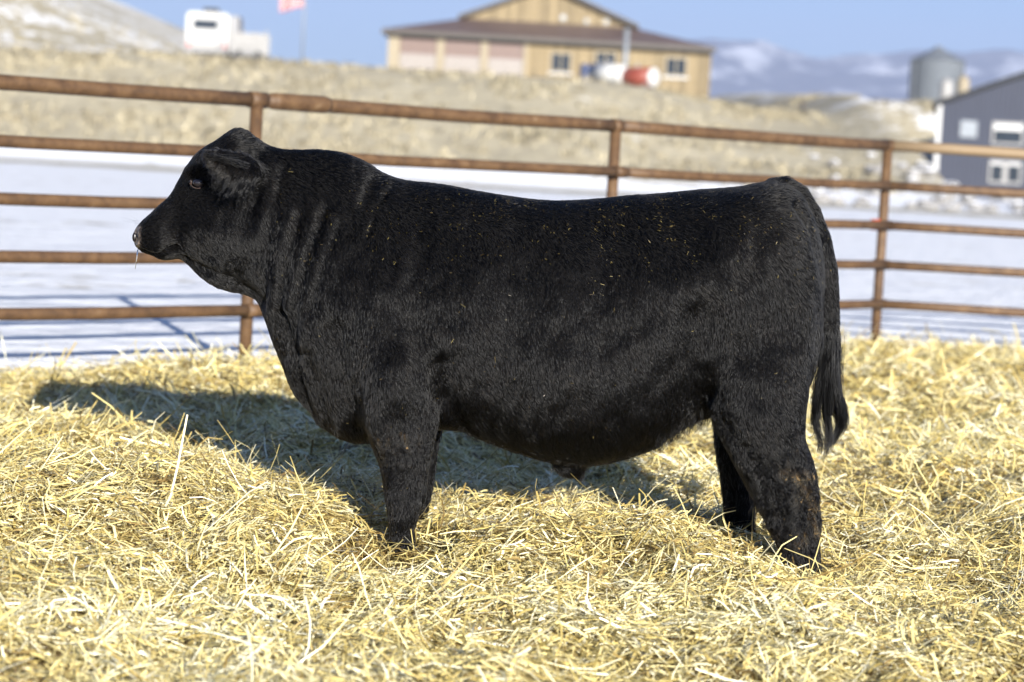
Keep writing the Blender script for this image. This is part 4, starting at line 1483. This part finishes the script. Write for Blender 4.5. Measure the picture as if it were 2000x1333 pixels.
# ------------------------------------------------------------------ fuel tanks and clutter on the brow of the bank
def fuel_tank(px_, py_, dia_px, Y, length, rz_, body_mat, end_mat, label):
    c = at(px_, py_, Y)
    r_ = dia_px / 2 * Y / FPX
    g0 = gz(c[0], Y)
    zc = max(c[2] - g0, r_ + .12)
    t_ = thing('fuel_tank', label, 'tank', (c[0], Y, g0), rz_, 'fuel tanks on the brow of the bank')
    MB().tube([(0, .12, zc), (0, length, zc)], r_, 24).build('drum', body_mat, t_, True)
    e = MB().tube([(0, -.06, zc), (0, -.02, zc), (0, .05, zc), (0, .125, zc)], [r_ * .55, r_ * .86, r_ * .98, r_ * 1.012], 24).build('end_cap', end_mat, t_, True)
    MB().tube([(0, length - .005, zc), (0, length + .15, zc)], [r_ * 1.012, r_ * .6], 24).build('end_cap', end_mat, t_, True)
    MB().tube([(0, length * .5, zc + r_ - .03), (0, length * .5, zc + r_ + .22)], .09, 10).build('filler_cap', M['grey'], t_)
    for yy in (.4, length - .4):
        MB().box(-r_ * .8, r_ * .8, yy - .06, yy + .06, -.2, zc - r_ * .55).build('saddle', M['grey'], t_)
    return t_


fuel_tank(1219, 146, 38, 146, 3.0, R(38), M['white'], M['white'], 'all-white fuel tank, right-hand of the two white ends by the grey vent post')
fuel_tank(1194, 143, 32, 150, 2.6, R(30), M['white'], M['white'], 'smaller all-white fuel tank just left of the bigger white one')
fuel_tank(1279, 152, 38, 145, 2.6, R(52), M['redtank'], M['white'], 'red fuel tank with a white round end')
c = at(1221, 122, 158.0)
g0 = gz(c[0], 158.0)
vp = thing('vent_post', 'pale grey vent post with a cap standing behind the white fuel tanks', 'post', (c[0], 158.0, g0))
zt2 = at(1216, 62, 158.0)[2] - g0
MB().tube([(0, 0, -.2), (0, 0, zt2)], .17, 12).build('pipe', M['galv'], vp, True)
MB().tube([(0, 0, zt2 + .003), (0, 0, zt2 + .22)], [.26, .12], 12).build('cap', M['galv'], vp, True)
for px_, lab in ((1142, 'blue plastic drum standing left of its twin near the fuel tanks'), (1163, 'blue plastic drum nearest the white fuel tanks')):
    c = at(px_, 146, 148.0)
    g0 = gz(c[0], 148.0)
    dz = at(px_, 124, 148.0)[2] - g0
    d_ = thing('blue_drum', lab, 'drum', (c[0], 148.0, g0 - .05), 0, 'blue drums by the fuel tanks')
    rr_ = .30
    hgt = max(.88, dz)
    lathe([(rr_ * .96, 0), (rr_, .04), (rr_, hgt * .32), (rr_ * 1.05, hgt * .35), (rr_, hgt * .38), (rr_, hgt * .64), (rr_ * 1.05, hgt * .67), (rr_, hgt * .7), (rr_, hgt - .03), (rr_ * .94, hgt), (0.01, hgt - .01)], 'shell', M['blue'], d_)
    MB().tube([(.12, 0, hgt - .012), (.12, 0, hgt + .03)], .05, 8).build('bung', M['white'], d_)
c = at(1075, 138, 150.0)
g0 = gz(c[0], 150.0)
ty = thing('feed_bunk', 'long low black feed trough on the brow below the timber building', 'trough', (c[0], 150.0, g0))
MB().prism([(-.95, 0, .25), (.95, 0, .25), (1.1, -.1, .75), (1.05, -.1, .75), (.9, 0, .3), (-.9, 0, .3), (-1.05, -.1, .75), (-1.1, -.1, .75)], (0, .5, 0)).build('tub', M['black'], ty)
for s_ in (-.7, .7):
    MB().box(s_ - .05, s_ + .05, .05, .4, -.15, .248).build('leg', M['grey'], ty)
c = at(1568, 190, 154.0)
g0 = gz(c[0], 154.0)
fp_ = thing('wooden_post', 'lone short dark wooden post on the skyline of the bank', 'post', (c[0], 154.0, g0))
MB().tube([(0, 0, -.2), (.02, 0, .35), (.01, 0, .80)], [.17, .16, .15], 10).build('shaft', M['fascia'], fp_, True)
MB().tube([(.01, 0, .803), (.01, 0, .86)], [.15, .06], 10).build('weathered_top', M['wood'], fp_, True)

# ------------------------------------------------------------------ boulders along the foot of the building platform
def boulder_mesh(seed, mat_cap):
    g_ = np.random.default_rng(seed)
    import bmesh
    bm = bmesh.new()
    bmesh.ops.create_icosphere(bm, subdivisions=2, radius=1)
    ax = g_.normal(0, 1, (7, 3))
    ax /= np.linalg.norm(ax, axis=1)[:, None]
    cut = g_.uniform(.62, .9, 7)
    for v in bm.verts:
        p = np.array(v.co)
        for a, c_ in zip(ax, cut):
            d_ = p @ a
            if d_ > c_:
                p = p - a * (d_ - c_)
        v.co = p * np.array([1, .85, .7])
    me_ = bpy.data.meshes.new('boulder')
    me_.materials.append(M['rock'])
    me_.materials.append(M['rocksnow'])
    bm.to_mesh(me_)
    bm.free()
    for p_ in me_.polygons:
        p_.use_smooth = False
        p_.material_index = 1 if p_.normal.z > mat_cap else 0
    return me_


bms = [boulder_mesh(s_, .72 + .05 * s_) for s_ in range(5)]
g_ = np.random.default_rng(5)
for k in range(80):
    px_ = g_.uniform(1560, 2120)
    Y_b = g_.uniform(106, 127)
    x = (px_ - 1000) / FPX * Y_b
    sc_ = g_.uniform(.22, .5)
    o = bpy.data.objects.new('boulder', bms[k % 5])
    o.location = (x, Y_b, gz(x, Y_b) + sc_ * .28)
    o.scale = (sc_ * g_.uniform(.9, 1.3), sc_, sc_)
    o.rotation_euler = (g_.uniform(-.2, .2), g_.uniform(-.2, .2), g_.uniform(0, 6.28))
    link(o)
    tag(o, 'snow-dusted grey boulder in the rubble below the blue building', 'boulder', 'boulders below the blue metal building')

# ------------------------------------------------------------------ dry grass on the bank
g_ = np.random.default_rng(12)
NT_ = 26000
Yg = g_.uniform(104, 192, NT_)
Xg = g_.uniform(-.26, .26, NT_) * Yg
zg_ = terrain_z(Xg, Yg)
keepg = (zg_ > .9) & (fbm(Xg * .25, Yg * .25, 3, 71) + g_.normal(0, .12, NT_) > .56) & ~((Xg > 18) & (Yg < 172))
keepg &= ~((Xg < -21) & (Yg > 147) & (g_.random(NT_) < .85))
keepg &= ~((np.abs(Xg - ho[0]) < 13.5) & (Yg > HY - 1.5))
Xg, Yg, zg_ = Xg[keepg], Yg[keepg], zg_[keepg]
n = len(Xg)
NB = 5
hgt = g_.uniform(.10, .34, n) * (0.6 + .8 * fbm(Xg * .15, Yg * .15, 2, 72))
V = np.zeros((n, NB, 4, 3), np.float32)
for k in range(NB):
    a = g_.uniform(0, 6.28, n)
    bx2, by2 = Xg + g_.normal(0, .14, n), Yg + g_.normal(0, .14, n)
    wv_ = g_.uniform(.03, .07, n)
    lean = g_.normal(0, .3, (2, n)) * hgt
    V[:, k, 0] = np.stack([bx2 - wv_ * np.cos(a), by2 - wv_ * np.sin(a), zg_ - .05], -1)
    V[:, k, 1] = np.stack([bx2 + wv_ * np.cos(a), by2 + wv_ * np.sin(a), zg_ - .05], -1)
    V[:, k, 2] = np.stack([bx2 + lean[0] + wv_ * .3, by2 + lean[1], zg_ + hgt * .9], -1)
    V[:, k, 3] = np.stack([bx2 + lean[0] - wv_ * .3, by2 + lean[1], zg_ + hgt], -1)
me = mesh_np('dry_grass', V.reshape(-1, 3), np.arange(n * NB * 4).reshape(-1, 4))
a = me.attributes.new('tone', 'FLOAT', 'POINT')
a.data.foreach_set('value', np.repeat(g_.random(n), NB * 4).astype(np.float32))
t = NT('dry_grass_blade')
tn = t.attr('tone')
me.materials.append(t.done(t.ramp(tn.outputs['Fac'], [(0, (0.21, 0.18, 0.12)), (.5, (0.34, 0.295, 0.20)), (1, (0.48, 0.425, 0.30))]), .8, 0, None, .2))
tag(link(bpy.data.objects.new('dry_grass', me)), 'tufts of dry winter grass covering the hillside', 'grass', kind='stuff')

# ------------------------------------------------------------------ air
hz_b = MB().box(-16000, 16000, -450, 14300, -60, 900)
t = NT('thin_haze')
vol = t.n('ShaderNodeVolumePrincipled')
vol.inputs['Color'].default_value = (0.58, 0.68, 1.0, 1)
vol.inputs['Density'].default_value = 0.000115
vol.inputs['Anisotropy'].default_value = 0.0
t.l(vol.outputs[0], t.out.inputs['Volume'])
tag(hz_b.build('haze', t.m), 'thin blue winter haze between the pen and the mountains', 'haze', kind='stuff')
